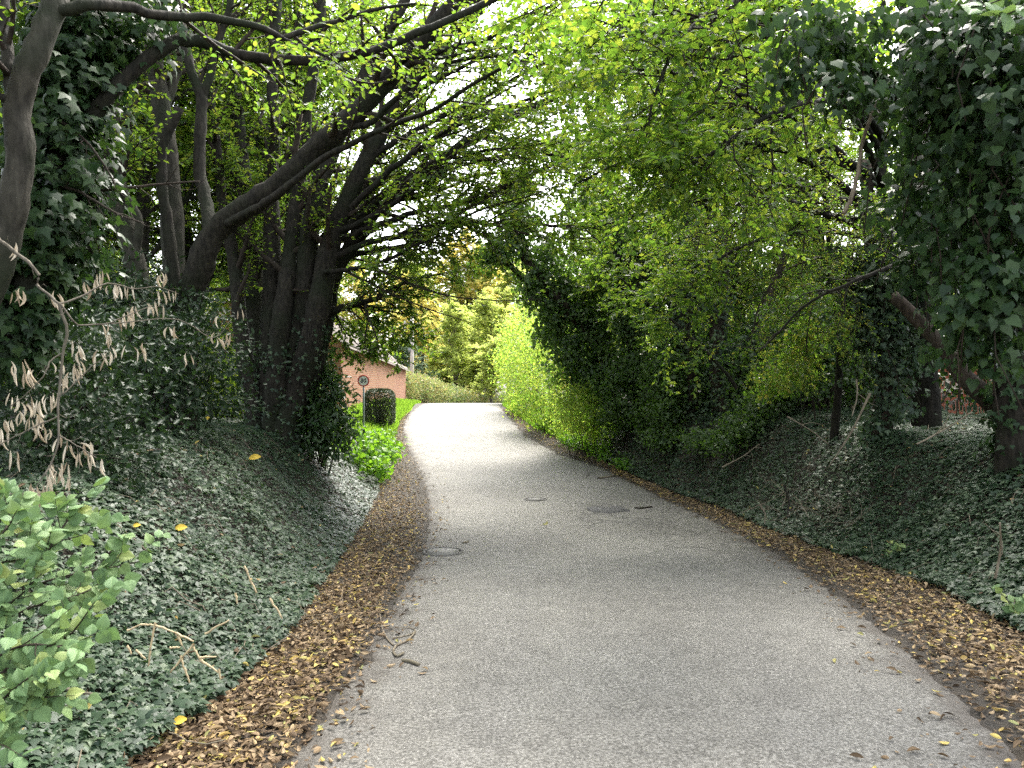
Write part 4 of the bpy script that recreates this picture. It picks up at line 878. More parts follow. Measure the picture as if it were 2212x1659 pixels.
ivy_tree('leaning_ivy_tree', 'ivy-hung tree leaning left over the lane above the sunlit shrubs', [
    ([(1392, 884, 21.00), (1350, 820, 21.00), (1305, 755, 21.00), (1252, 697, 21.00), (1184, 623, 21.00), (1147, 576, 21.00), (1132, 545, 21.00), (1122, 510, 21.00), (1112, 440, 21.00), (1095, 370, 21.20)], .2, .10),
    ([(1285, 880, 21.50), (1250, 800, 21.50), (1200, 695, 21.40), (1163, 638, 21.30), (1101, 573, 21.20), (1060, 530, 21.20)], .13, .06),
    ([(1230, 672, 21.00), (1290, 620, 20.80), (1340, 560, 20.60)], .07, .03)],
    [(1085, 535, 21.00, 0.63, 0.54), (1055, 548, 21.00, 0.42, 0.41), (1120, 470, 21.00, 0.63, 0.68), (1150, 610, 21.00, 0.49, 0.61), (1185, 690, 21.00, 0.56, 0.74), (1225, 760, 21.00, 0.56, 0.81), (1270, 810, 21.00, 0.56, 0.81), (1240, 640, 21.30, 0.70, 0.68), (1290, 700, 21.00, 0.70, 0.81), (1180, 540, 21.40, 0.56, 0.54), (1110, 400, 21.40, 0.49, 0.54), (1310, 790, 20.60, 0.63, 0.68), (1205, 590, 21.30, 0.56, 0.54)],
    1150, 17, .105, M_IVYHANG, B_RED, 18, HEART)
ivy_tree('ivy_column_tree', 'upright tree wrapped in a dark column of ivy behind the leaning one', [
    ([(1385, 900, 19.80), (1372, 800, 19.80), (1350, 680, 19.90), (1335, 560, 20.00), (1325, 430, 20.20), (1300, 300, 20.40), (1290, 150, 20.60)], .17, .08),
    ([(1350, 680, 19.90), (1385, 600, 19.80), (1420, 520, 19.60), (1450, 420, 19.50)], .08, .04)],
    [(1335, 520, 20.00, .5, .5), (1345, 610, 19.90, .5, .55), (1360, 700, 19.80, .5, .5), (1300, 580, 20.10, .4, .4), (1365, 790, 19.70, .5, .5), (1405, 650, 19.50, .4, .5), (1410, 840, 19.40, .45, .35), (1320, 440, 20.20, .4, .4), (1430, 560, 19.50, .4, .4), (1440, 760, 19.40, .4, .5)],
    560, 17, .1, M_IVYHANG, B_RED, 16, HEART)
ivy_tree('ivy_covered_tree', 'straight brown trunk with bare foot right of the ivy column', [([(1500, 915, 17.40), (1494, 800, 17.40), (1490, 700, 17.40), (1483, 600, 17.50), (1480, 480, 17.60), (1470, 330, 17.80), (1465, 150, 18.00)], .12, .07)],
    [(1485, 640, 17.40, .35, .4), (1475, 560, 17.50, .4, .4), (1455, 700, 17.40, .3, .35), (1470, 450, 17.60, .3, .4)], 110, 15, .08, M_IVY, B_RED, 15, IVY, tlim=(0, 1), on=900)
ivy_tree('ivy_covered_tree', 'thick brown trunk wrapped in ivy, second trunk right of the ivy column', [([(1558, 905, 16.70), (1550, 820, 16.70), (1548, 720, 16.80), (1560, 600, 16.90), (1570, 450, 17.00), (1575, 250, 17.20)], .2, .12),
    ([(1565, 860, 16.40), (1595, 805, 16.40), (1625, 735, 16.30), (1650, 670, 16.20), (1690, 570, 16.10), (1720, 450, 16.00)], .12, .07)],
    [(1570, 760, 16.60, .35, .4), (1590, 860, 16.30, .4, .3), (1545, 640, 16.80, .4, .4), (1620, 900, 15.80, .35, .22), (1560, 540, 16.90, .4, .4)], 150, 15, .08, M_IVY, B_RED, 14, IVY, tlim=(0, .6), on=700)
bd = limb([(1592, 840, 13.8), (1540, 775, 13.7), (1484, 720, 13.6), (1438, 681, 13.5), (1385, 644, 13.4), (1340, 600, 13.3)], .035, .012, 24, .4); o = Geo().tubes(*bd, 8, lump=.08); P2, R2 = grow(bd[0], bd[1], 8, (.3, .9), .8, (.3, 1), (0, 0, .05), .3, 5, 0, .5, .01); o.tubes(P2, R2, 4)
tag(o.build('bare_branch', B_MID), 'thin bare branch slanting left across the two brown trunks', 'branch')
ivy_tree('ivy_stump', 'broad ivy-covered leaning stem standing on the right bank', [([(1882, 1000, 10.80), (1900, 930, 10.80), (1912, 850, 10.80), (1920, 760, 10.80), (1915, 680, 10.90), (1895, 600, 11.00), (1880, 500, 11.20), (1870, 350, 11.40)], .17, .09),
    ([(1915, 690, 10.90), (1960, 640, 10.80), (2020, 600, 10.70)], .05, .03)],
    [(1905, 780, 10.70, .3, .35), (1915, 690, 10.80, .35, .4), (1935, 860, 10.60, .22, .3), (1885, 600, 10.90, .4, .4), (1860, 690, 10.90, .3, .35), (1895, 930, 10.65, .22, .25), (1840, 560, 11.10, .35, .3), (1960, 770, 10.50, .25, .3)], 300, 15, .085, M_IVY, B_RED, 9.6, IVY, on=900)
ivy_tree('bare_leaning_trunk', 'dark bare trunk slanting up to the left at the right edge', [([(2260, 960, 8.4), (2205, 920, 8.4), (2160, 885, 8.4), (2115, 845, 8.4), (2070, 795, 8.5), (2040, 755, 8.6), (1990, 700, 8.8), (1930, 640, 9)], .13, .07)], None, 0, 0, .08, M_IVY, B_RED, 8, IVY, on=60)
ivy_tree('dark_ivy_tree', 'big dark tree at the right edge curtained with glossy ivy', [([(2195, 985, 8), (2190, 850, 8), (2183, 700, 8), (2172, 500, 8), (2150, 250, 8), (2120, 0, 8.1)], .2, .13),
    ([(2170, 480, 8), (2090, 380, 7.4), (2000, 270, 6.8), (1920, 190, 6.3), (1840, 130, 6.0), (1740, 70, 5.8)], .08, .02), ([(2150, 250, 8), (2080, 150, 7), (2020, 60, 6.2), (1980, -40, 5.8)], .07, .03),
    ([(2180, 620, 8), (2140, 560, 7), (2090, 520, 6.2), (2040, 500, 5.8)], .05, .015)],
    [(1720, 40, 5.4, .2, .12), (1745, 130, 5.4, .26, .16), (1840, 190, 5.3, .22, .2), (1810, 60, 5.6, .3, .14), (1960, 40, 5.4, .3, .13), (2060, 120, 5.2, .36, .35), (2160, 80, 5.0, .35, .4), (2000, 230, 5.4, .25, .25), (2110, 280, 5.2, .35, .4), (1930, 300, 5.6, .16, .2), (2010, 390, 5.6, .25, .25),
     (2180, 430, 5.0, .3, .45), (2090, 470, 5.3, .32, .28), (2170, 600, 5.0, .3, .3), (2110, 650, 5.1, .25, .2), (2020, 560, 5.8, .25, .2), (2190, 220, 4.8, .3, .45), (2060, 745, 5.4, .2, .08), (2130, 740, 5.2, .2, .1), (1960, 470, 6.2, .25, .25), (2210, 700, 5.0, .2, .25)],
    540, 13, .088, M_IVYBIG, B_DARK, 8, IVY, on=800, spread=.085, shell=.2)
ivy_tree('dark_ivy_tree', 'dense dark ivy thicket deep behind the right edge trunk', [([(2330, 960, 10.5), (2310, 700, 10.5), (2290, 400, 10.5), (2260, 100, 10.6), (2230, -150, 10.8)], .2, .1), ([(2310, 650, 10.5), (2180, 500, 10.5), (2060, 400, 10.6), (1960, 330, 10.8)], .08, .03)],
    [(2200, 200, 9.5, .9, .9), (2100, 400, 9.8, .8, .8), (2230, 550, 9.5, .7, .8), (2060, 250, 10.5, .7, .6), (2030, 560, 10.5, .6, .6), (2150, 60, 9.8, .8, .6), (2120, 640, 10, .6, .45), (2260, 750, 10, .5, .5)],
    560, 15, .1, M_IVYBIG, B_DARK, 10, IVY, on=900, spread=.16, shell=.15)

# dead stick hanging in the ivy; long bare branch across the right side
bd = limb([(1895, 175, 5.6), (1888, 235, 5.6), (1862, 310, 5.6), (1852, 380, 5.6), (1838, 430, 5.6), (1822, 462, 5.6)], .014, .018, 20, .35); o = Geo().tubes(*bd, 8, lump=.1)
tag(o.build('hanging_dead_branch', B_STICK), 'dead branch hanging down out of the dark ivy curtain', 'branch')
bd = limb([(2230, 580, 8), (2150, 565, 8), (2076, 560, 8), (2024, 560, 8), (1958, 568, 8), (1871, 597, 8), (1805, 625, 8.1), (1740, 660, 8.3), (1680, 720, 8.6), (1640, 760, 8.8)], .035, .01, 34, .4); o = Geo().tubes(*bd, 8, lump=.08)
P2, R2 = grow(bd[0], bd[1], 12, (.3, 1.0), .7, (.3, 1), (-.1, 0, -.1), .3, 6, 0, .5, .01); o.tubes(P2, R2, 4); P3, R3 = grow(P2, R2, 4, (.1, .4), .8, (.2, 1), (0, 0, 0), .3, 4, 0, .5, .004); o.tubes(P3, R3, 3)
tag(o.build('bare_branch', B_MID), 'long crooked branch reaching left from the dark tree at the right edge', 'branch')

# lime-green tree roofing the right half of the lane
lt_ = thing('roadside_tree', (6.2, 11.5, gz(6.2, 11.5)), 'tree with glowing lime-green leaves roofing the right half of the lane', 'tree')
b0 = np.array([6.2, 11.5, gz(6.2, 11.5) - .1]); P = catmull([b0, b0 + [-.2, 0, 2.5], b0 + [-.4, -.2, 5], b0 + [-.5, -.3, 8.5]], 30); R = np.linspace(.22, .08, 30)
Geo().tubes(P, R, 12, lump=.05).build('trunk', B_DARK, lt_, True)
gg, ww = Geo(), Geo()
LB = [([(1920, 420, 11.5), (1800, 320, 11), (1650, 230, 10.5), (1500, 170, 10), (1380, 150, 9.5), (1250, 160, 9.2)], .07, .01),
      ([(1910, 300, 11.3), (1800, 180, 10), (1680, 90, 9), (1540, 40, 8.2), (1400, 30, 7.6), (1280, 60, 7.2)], .07, .01),
      ([(1920, 480, 11.5), (1820, 400, 11.2), (1700, 330, 11), (1560, 300, 10.8), (1430, 320, 10.6), (1320, 360, 10.5), (1240, 400, 10.4)], .06, .01),
      ([(1910, 520, 11.6), (1800, 470, 11.8), (1680, 430, 12.2), (1540, 430, 12.6), (1420, 450, 13), (1330, 480, 13.2)], .055, .01),
      ([(1900, 260, 11.3), (1780, 60, 9.5), (1640, -40, 8), (1480, -90, 7), (1330, -60, 6.4), (1200, 0, 6.2)], .06, .01),
      ([(1590, 450, 12), (1602, 340, 12), (1586, 262, 12), (1556, 205, 12), (1572, 130, 12), (1560, 20, 12)], .06, .03),
      ([(1602, 350, 12), (1640, 300, 12), (1665, 240, 11.8), (1700, 150, 11.6)], .035, .015),
      ([(1920, 430, 11.5), (1840, 250, 9.5), (1760, 220, 8), (1640, 260, 7.2), (1540, 330, 6.8), (1450, 380, 6.6)], .05, .007),
      ([(1900, 330, 11.4), (1720, 10, 8.6), (1560, 20, 7.4), (1480, 80, 6.9), (1420, 190, 6.6), (1395, 300, 6.5)], .045, .006),
      ([(1900, 330, 11.4), (1740, 20, 9), (1620, 60, 8), (1570, 150, 7.4), (1530, 260, 7.1), (1510, 400, 7.0)], .045, .006),
      ([(1915, 400, 11.5), (1780, 330, 12.5), (1640, 220, 13.5), (1500, 120, 14.5), (1360, 60, 15.5), (1220, 40, 16)], .06, .012),
      ([(1915, 450, 11.5), (1790, 420, 13), (1650, 340, 14.5), (1520, 250, 15.5), (1400, 220, 16.5), (1280, 230, 17)], .06, .012)]
LB += [([(1920, 520, 11.5), (1780, 500, 10.8), (1640, 520, 10.4), (1540, 570, 10.2), (1480, 640, 10.1), (1440, 690, 10.1)], .04, .006),
       ([(1900, 480, 11.5), (1700, 460, 12.5), (1540, 500, 13.4), (1420, 560, 14), (1360, 640, 14.2)], .04, .006)]
for k, (pts, r0, r1) in enumerate(LB):
    P1, R1 = limb(pts, r0, r1, 34, .5); Geo().tubes(P1, R1, 8, lump=.06).build('limb', B_DARK, lt_, True)
    crown_from(P1, R1, lt_, M_LIME, .072, 28, (.6, 1.7), 9, (.25, .6), 10, gg=gg, ww=ww, bias1=(-.05, 0, 0), bias2=(0, 0, -.06), t1=(.22, 1.), jit=.5)
ww.build('twigs', B_TWIG, lt_); gg.build('crown', M_LIME, lt_)

# small-leaved yellowing tree with fine drooping twigs
yt = thing('small_leaved_tree', (4.9, 11.8, gz(4.9, 11.8)), 'fine-twigged tree with tiny yellow-green leaves drooping over the right bank', 'tree')
b0 = np.array([4.9, 11.8, gz(4.9, 11.8) - .1]); P = catmull([b0, b0 + [.1, 0, 1.5], b0 + [0, .1, 3], b0 + [-.2, 0, 4.8]], 20); R = np.linspace(.07, .035, 20); Geo().tubes(P, R, 8, lump=.05).build('trunk', B_DARK, yt, True)
gg, ww = Geo(), Geo()
for pts, r0, r1 in [([(1795, 500, 11.8), (1700, 470, 11.4), (1600, 480, 11), (1520, 520, 10.7), (1470, 600, 10.5)], .03, .006), ([(1800, 560, 11.8), (1760, 560, 11), (1690, 590, 10.4), (1640, 660, 10.1), (1620, 760, 10.0)], .025, .005),
                    ([(1800, 470, 11.8), (1860, 440, 11), (1900, 470, 10.5), (1900, 560, 10.2)], .025, .005), ([(1798, 420, 11.8), (1700, 400, 11), (1600, 420, 10.4), (1530, 470, 10), (1500, 560, 9.9)], .025, .005),
                    ([(1800, 600, 11.8), (1780, 620, 11.2), (1750, 680, 10.8), (1740, 780, 10.7)], .02, .005), ([(1795, 450, 11.8), (1760, 440, 10.6), (1740, 500, 10), (1730, 620, 9.8)], .02, .005), ([(1795, 500, 11.8), (1840, 520, 10.8), (1830, 620, 10.3), (1800, 720, 10.2)], .02, .005)]:
    P1, R1 = limb(pts, r0, r1, 26, .5); ww.tubes(P1, R1, 6)
    crown_from(P1, R1, yt, M_MAPLE, .042, 20, (.6, 1.5), 8, (.2, .55), 9, gg=gg, ww=ww, bias1=(0, 0, -.05), bias2=(0, 0, -.1), t1=(.1, 1.), r2max=.005)
ww.build('twigs', B_TWIG, yt); gg.build('crown', M_MAPLE, yt)

# wood behind the right bank
WOOD_R = 'trees of the wood behind the right bank'
wr = free_tree('woodland_tree', (8.2, 17), 9.5, 3.6, 'woodland tree behind the ivy-covered stem', M_LIME, B_DARK, .10, group=WOOD_R, z0=.12)
wr2 = free_tree('woodland_tree', (5.2, 20.5), 10, 3.8, 'woodland tree behind the two brown trunks', M_HORN, B_DARK, .11, group=WOOD_R, z0=.1)
dup(wr, (12, 15), 2.2, 1.1, 'woodland tree deep in the shade behind the right edge', WOOD_R)
dup(wr2, (9.5, 24), 1.3, 1.15, 'woodland tree far back between the brown trunks and the ivy-covered stem', WOOD_R)
dup(wr, (6.6, 26.5), 3.6, 1.05, 'woodland tree overhanging the sunlit shrubs from behind the leaning ivy tree', WOOD_R)
dup(wr2, (13.5, 20), 4.4, 1.2, 'woodland tree hidden behind the dark ivy curtain', WOOD_R)
UNR = 'undergrowth shrubs behind the right bank'
ur = bush('undergrowth_shrub', [(6.2, 15.5, 2.2), (5.2, 15.9, 2.0), (7.3, 15.6, 2.4)], [(1.0, .8, 1.1), (.9, .8, .9), (1.0, .8, 1.1)], 420, 13, .2, .09, M_IVYHANG, HEART, 'dark shrub behind the thick brown trunk', 'shrub', base=(6.2, 15.5, gz(6.2, 15.5)), group=UNR)
dup(ur, (9.8, 14), 2.2, 1.2, 'dark shrub behind the orange netting', UNR)
dup(ur, (8.0, 19), 3.5, 1.4, 'dark shrub between the brown trunks and the ivy-covered stem', UNR)
dup(ur, (12, 11.5), 5.2, 1.4, 'dark shrub behind the right edge trunk', UNR)
dup(ur, (5.0, 18.5), 1., 1.1, 'dark shrub at the foot of the ivy column', UNR)
bush('bramble_bush', [at(1700, 800, 11.2), at(1650, 830, 11.4), at(1740, 740, 11.3)], [(.35, .4, .4), (.3, .35, .3), (.35, .4, .4)], 120, 12, .1, .06, M_MAPLE, HEART, 'yellow-green bramble under the small-leaved tree', 'bramble', base=(4.1, 11.3, gz(4.1, 11.3)), hang=.5, shell=.2, nst=1, stem_r=.006)

FT = 'ivy and bramble mounds at the trunk feet on the right bank'
for cs_, rs_, n_, lab, base_ in [
    ([at(1340, 850, 19.5), at(1390, 800, 19.5), at(1330, 900, 19.5), at(1300, 840, 20.3), at(1400, 900, 18.6)], [(.55, .5, .6), (.55, .5, .7), (.5, .5, .4), (.5, .5, .5), (.4, .5, .4)], 560, 'mound of ivy and weeds at the foot of the ivy column', (2.9, 19.5)),
    ([at(1440, 890, 17.4), at(1425, 820, 17.8), at(1440, 945, 17), at(1520, 950, 15.6)], [(.4, .45, .35), (.35, .45, .5), (.5, .4, .22), (.4, .4, .18)], 330, 'mound of ivy between the ivy column and the straight brown trunk', (3.5, 17.2)),
    ([at(1640, 880, 14.6), at(1600, 920, 14.4), at(1690, 820, 14.8), at(1560, 950, 14.4)], [(.4, .45, .4), (.35, .45, .25), (.4, .45, .5), (.35, .4, .18)], 260, 'ivy mound before the thick brown trunk', (4.5, 14.4)),
    ([at(1750, 790, 13.5), at(1820, 760, 13.6), at(1700, 700, 13.8), at(1780, 680, 13.8)], [(.6, .5, .5), (.6, .5, .5), (.5, .5, .6), (.6, .5, .6)], 420, 'wall of ivy and bramble behind the small-leaved tree', (5.4, 13.6))]:
    bush('ivy_mound', cs_, rs_, n_, 13, .11, .075, M_IVYHANG, IVY, lab, 'ivy', base=(*base_, gz(*base_)), hang=.6, shell=.3, group=FT, nst=2, stem_r=.008)
LT = 'trees meeting over the lane'
dup(wr2, (4.3, 19.4), 2.4, (1.15, 1.15, 1.2), 'tree rising out of the ivy column with its crown over the lane', LT)
ll = free_tree('lane_tree', (-8.0, 18.5), 11, 4.6, 'tall tree rising behind the multi-stemmed tree', M_HORN, B_MID, .085, n=(28, 11, 7), group=LT, tr=.17, z0=.42, lean=(2.2, 0))
lr = free_tree('lane_tree', (6.2, 20.5), 11, 4.6, 'tree behind the ivy column whose crown reaches left over the lane', M_LIME, B_DARK, .085, n=(28, 11, 7), group=LT, tr=.17, z0=.35, lean=(-2.0, 0))
SHD = 'added trees shading the left foreground from out of view'  # trees added beside and behind the camera to darken the left foreground
dup(ll, (-6.4, 3.2), 2.2, (1, 1, .95), 'added shade tree left of the forked tree, only its lowest sprays in sight', SHD)
dup(ll, (-5.8, -2.0), 3.6, (1, 1, 1), 'unseen shade tree added behind the camera on the left bank', SHD)
# torn orange netting behind the trunks at the right edge
on = Geo(); xs = np.linspace(7.0, 9.9, 50)
for k in range(8):
    z = gz(8.3, 13.) + .12 + .13 * k + .05 * np.sin(xs * 3 + k) + .02 * rng.standard_normal(50); y_ = 13 + .08 * np.sin(xs * 4 + k * .6)
    seg = rng.random(50) < .5
    for q in range(49):
        if seg[q]: on.add([(xs[q], y_[q], z[q] - .022), (xs[q + 1], y_[q + 1], z[q + 1] - .022), (xs[q + 1], y_[q + 1], z[q + 1] + .022), (xs[q], y_[q], z[q] + .022)], [0, 1, 2, 3], [4])
        if k < 7 and rng.random() < .6: on.add([(xs[q], y_[q], z[q]), (xs[q] + .012, y_[q], z[q]), (xs[q] + .012, y_[q] + .01, z[q] + .13), (xs[q], y_[q] + .01, z[q] + .13)], [0, 1, 2, 3], [4])
tag(on.build('barrier_netting', plain_mat('orange_plastic', (.28, .065, .022), .5)), 'torn orange plastic netting strung behind the slanting trunk at the right edge', 'netting')

# dead sticks over the right bank, seedlings
k = 0
SP = [((1700, 900), (1790, 960), 10, 'pale bare stick lying on the ivy left of the ivy-covered stem'), ((1880, 850), (1790, 1010), 9.4, 'long pale stick propped against the ivy-covered stem'), ((1850, 820), (1840, 900), 9.6, 'short grey dead stick standing by the ivy-covered stem'),
      ((1695, 1050), (1700, 1120), 9.2, 'dark upright stub in the middle of the right ivy'), ((1980, 960), (2100, 890), 8.0, 'grey stick leaning in the ivy below the slanting trunk'), ((1560, 1010), (1640, 960), 11.5, 'thin pale twig in the ivy under the brown trunks'),
      ((1640, 1090), (1652, 1130), 9.4, 'whitish broken stub in the ivy near the litter'), ((2150, 1250), (2160, 1130), 5.9, 'thin dry stalk rising from the ivy at the right edge')]
for (a, b_, Y, lab) in SP:
    P1, R1 = limb([(*a, Y), ((a[0] + b_[0]) / 2 + 6, (a[1] + b_[1]) / 2, Y), (*b_, Y - .1)], .016 if 'long' in lab or 'stub' in lab else .009, .006, 14, .5)
    o = Geo(); dz = max(0, float(np.max(gz(P1[:, 0], P1[:, 1]) + .05 - P1[:, 2]))) if 'lying' in lab or 'twig' in lab else 0
    P1[:, 2] = np.maximum(P1[:, 2], gz(P1[:, 0], P1[:, 1]) + (.06 if 'stub' not in lab else -.05)); o.tubes(P1, R1, 7, lump=.1); P2, R2 = grow(P1, R1, 3, (.1, .4), .7, (.2, .9), (0, 0, .1), .3, 4, 0, .6, .006); o.tubes(P2, R2, 4)
    tag(o.build('dead_stick', B_STICK if 'dark' not in lab else B_DARK), lab, 'stick', 'dead sticks on the right bank')
tg = thing('dead_twigs', tuple(at(1830, 900, 10)), 'tangle of bare pale twigs on the ivy beside the ivy-covered stem', 'twigs'); o = Geo()
b0 = at(1820, 930, 10); b0[2] = gz(b0[0], b0[1]); d0 = rng.standard_normal((26, 3)) * [.55, .45, .15] + [0, 0, .22]; P1 = np.stack([b0 + rng.standard_normal((26, 3)) * [.5, .4, .03] + d0 * t_ + .05 * rng.standard_normal((26, 3)) for t_ in (0, .35, .7, 1.)], 1); P1[:, 1:] = P1[:, :1] + np.cumsum(np.diff(np.stack([d0 * 0, d0 * .35, d0 * .7, d0], 1) + .06 * rng.standard_normal((26, 4, 3)), axis=1), 1)
o.tubes(P1, np.full((26, 1), .0045) * np.linspace(1, .4, 4)[None], 5); P2, R2 = grow(P1, np.full((26, 4), .006), 4, (.15, .5), .8, (.2, 1), (0, 0, 0), .3, 4, 0, .5, .004); o.tubes(P2, R2, 4); o.build('twig', B_STICK, tg)
for px, py, Y, sz, lab in [(1930, 1150, 8.4, .06, 'small green seedling in the middle of the right ivy'), (2196, 1255, 6.0, .08, 'broad pale leaves of a seedling at the right edge of the ivy')]:
    c0 = at(px, py, Y); z0_ = gz(c0[0], c0[1]); c0[2] = z0_ + .14; sd_ = thing('seedling', (c0[0], c0[1], z0_), lab, 'seedling')
    o = Geo(); q = 7; P1 = np.stack([np.tile([c0[0], c0[1], z0_], (q, 1)), np.tile((np.array([c0[0], c0[1], z0_]) + c0) / 2, (q, 1)) + .03 * rng.standard_normal((q, 3)), c0 + rng.standard_normal((q, 3)) * [.07, .07, .05]], 1)
    o.tubes(P1, np.full((q, 3), .004), 4); o.build('stem', B_TWIG, sd_); p, D, N, s2 = leaf_on(P1, 7, sz, (.5, 1.), .3, up=(0, -.5, .9)); o = Geo(); o.leaves(TOOTHED, p, D, N, s2); o.build('foliage', M_SAPLING, sd_)

# hazel spray hanging into the top right corner
hz = thing('leaf_spray', tuple(at(2200, -60, 2.3)), 'pale toothed leaves of a spray hanging into the top right corner', 'branch'); o = Geo(); gl = Geo()
for pts in [[(2290, -90, 2.3), (2220, -40, 2.3), (2160, 0, 2.3), (2090, 20, 2.3)], [(2290, -30, 2.25), (2230, 0, 2.25), (2190, 25, 2.25), (2150, 40, 2.25)], [(2240, -90, 2.4), (2140, -50, 2.4), (2080, -10, 2.4)]]:
    P1, R1 = limb(pts, .004, .0015, 12, .5); o.tubes(P1, R1, 6); p, D, N, s2 = leaf_on(P1[None], 8, .062, (.2, 1.), .3, up=(0, -.7, .8)); gl.leaves(TOOTHED, p, D, N, s2, np.clip(.25 + .2 * rng.random(8), 0, 1))
o.build('stem', B_TWIG, hz); gl.build('foliage', M_SAPLING, hz)

# sunlit shrubs along the right of the lane beyond the shade
SH = 'sunlit shrubs on the right verge'
bush('sunlit_shrub', [at(1255, 880, 20), at(1305, 895, 20.8), at(1220, 860, 21), at(1275, 930, 20.4), at(1225, 910, 21.5)], [(.6, .9, .6), (.4, .5, .35), (.6, .9, .7), (.45, .7, .3), (.5, .9, .4)], 480, 13, .13, .065, M_BRIGHT, OVAL, 'yellow-green shrub nearest the shade at the foot of the leaning ivy tree', 'shrub', base=(1.9, 20, gz(1.9, 20)), group=SH, shell=.3, nst=3, stem_r=.012)
bush('sunlit_shrub', [at(1170, 830, 24), at(1160, 760, 25), at(1200, 720, 25), at(1150, 880, 24)], [(.9, 1.4, 1.0), (.9, 1.4, 1.1), (.9, 1.4, 1.1), (.7, 1.2, .6)], 430, 13, .18, .085, M_BRIGHT, OVAL, 'tall pale lime shrub second along the right verge', 'shrub', base=(1.4, 24, gz(1.4, 24)), group=SH, shell=.3, nst=3, stem_r=.012)
bush('sunlit_shrub', [at(1140, 800, 29), at(1120, 760, 31), at(1150, 700, 31), at(1130, 860, 29)], [(.9, 1.6, 1.2), (.8, 1.6, 1.2), (1.1, 1.6, 1.3), (.7, 1.4, .6)], 430, 13, .2, .1, M_BRIGHT, OVAL, 'pale sunlit shrub third along the right verge', 'shrub', base=(.9, 30, gz(.9, 30)), group=SH, shell=.3, nst=3, stem_r=.012)
bush('sunlit_shrub', [at(1118, 830, 36), at(1105, 790, 38), at(1120, 740, 38)], [(.8, 1.8, 1.2), (.9, 1.8, 1.4), (1.2, 1.8, 1.6)], 380, 13, .22, .12, M_BRIGHT, OVAL, 'bleached shrub farthest along the right verge before the crest', 'shrub', base=(.6, 37, gz(.6, 37)), group=SH, shell=.3, nst=3, stem_r=.012)
bush('verge_plant', [at(1232, 955, 22), at(1305, 985, 20), at(1180, 935, 24.5), at(1262, 965, 21.3), at(1350, 1005, 18.6)], [(.35, .9, .2), (.35, .9, .2), (.35, .9, .22), (.4, .7, .25), (.3, .7, .16)], 300, 10, .09, .07, M_NETTLE, HEART, 'fresh green weeds creeping along the right litter edge', 'weeds', base=(1.6, 17, gz(1.6, 17)), hang=.1, shell=.2, nst=2, stem_r=.004)
sl_ = free_tree('verge_tree', (4.0, 33), 7.5, 3.0, 'light green tree arching over the sunlit shrubs by the crest', M_BRIGHT, B_MID, .12, tr=.1, z0=.2)
dup(sl_, (4.4, 41), 2., 1.15, 'pale green tree rising behind the farthest sunlit shrub')

# ================================================================== BEYOND THE SHADE
# speed sign
sx_, sy_, sz_ = at(785, 823, 23); gzs = float(gz(sx_, sy_))
sg = thing('speed_sign', (sx_, sy_, gzs), 'round white 30 speed limit sign with a red ring on a grey post', 'road sign')
M_RED = plain_mat('sign_red', (.42, .03, .025), .4); M_WHITE = plain_mat('sign_white', (.72, .72, .68), .4); M_BLACK = plain_mat('sign_black', (.012, .012, .014), .5); M_GREY = plain_mat('galvanised_grey', (.22, .25, .25), .5, .3, .2, 12)
def disc(gg, c, r0, r1, y0, y1, n_=48):
    a = np.linspace(0, 2 * math.pi, n_, endpoint=False); ca, sa = np.cos(a), np.sin(a)
    V = [np.stack([c[0] + r * ca, np.full(n_, c[1] + y), c[2] + r * sa], -1) for r, y in ((r0, y0), (r1, y0), (r1, y1), (r0, y1))]; j = np.arange(n_); j2 = (j + 1) % n_
    f = [np.stack([a_ * n_ + j, b_ * n_ + j, b_ * n_ + j2, a_ * n_ + j2], 1) for a_, b_ in ((0, 1), (1, 2), (2, 3), (3, 0))]; f = np.concatenate(f)
    return gg.add(np.concatenate(V), f, np.full(len(f), 4))
RS = .175
disc(Geo(), (sx_, sy_, sz_), .138, RS, -.004, .012).build('ring', M_RED, sg)
o = Geo(); a = np.linspace(0, 2 * math.pi, 48, endpoint=False); o.add(np.concatenate([np.stack([sx_ + .14 * np.cos(a), np.full(48, sy_), sz_ + .14 * np.sin(a)], -1), np.stack([sx_ + .14 * np.cos(a), np.full(48, sy_ + .008), sz_ + .14 * np.sin(a)], -1)]), np.concatenate([np.arange(48), np.arange(95, 47, -1)]), [48, 48]); o.build('face', M_WHITE, sg)
o = Geo(); o.tubes(np.array([[sx_, sy_ + .04, gzs - .2], [sx_, sy_ + .04, 1.0], [sx_, sy_ + .04, sz_ + .12]]), np.full(3, .03), 14); o.box((sx_, sy_ + .02, sz_ + .06), (.2, .02, .025)); o.box((sx_, sy_ + .02, sz_ - .06), (.2, .02, .025)); o.build('post', M_GREY, sg, True)
fc = bpy.data.curves.new('lettering', 'FONT'); fc.body = '30'; fc.align_x = 'CENTER'; fc.align_y = 'CENTER'; fc.size = .172; fc.offset = .004; fc.extrude = .0015; fc.space_character = 1.05
fo = bpy.data.objects.new('lettering', fc); COL.objects.link(fo); fo.parent = sg; fo.location = (0, -.004, sz_ - gzs - .002); fo.rotation_euler = (math.radians(90), 0, 0); fc.materials.append(M_BLACK)
bpy.context.view_layer.update(); me_ = bpy.data.meshes.new_from_object(fo.evaluated_get(bpy.context.evaluated_depsgraph_get())); f2 = bpy.data.objects.new('lettering', me_); COL.objects.link(f2); f2.parent = sg; f2.location = fo.location; f2.rotation_euler = fo.rotation_euler; bpy.data.objects.remove(fo); f2.name = 'lettering'

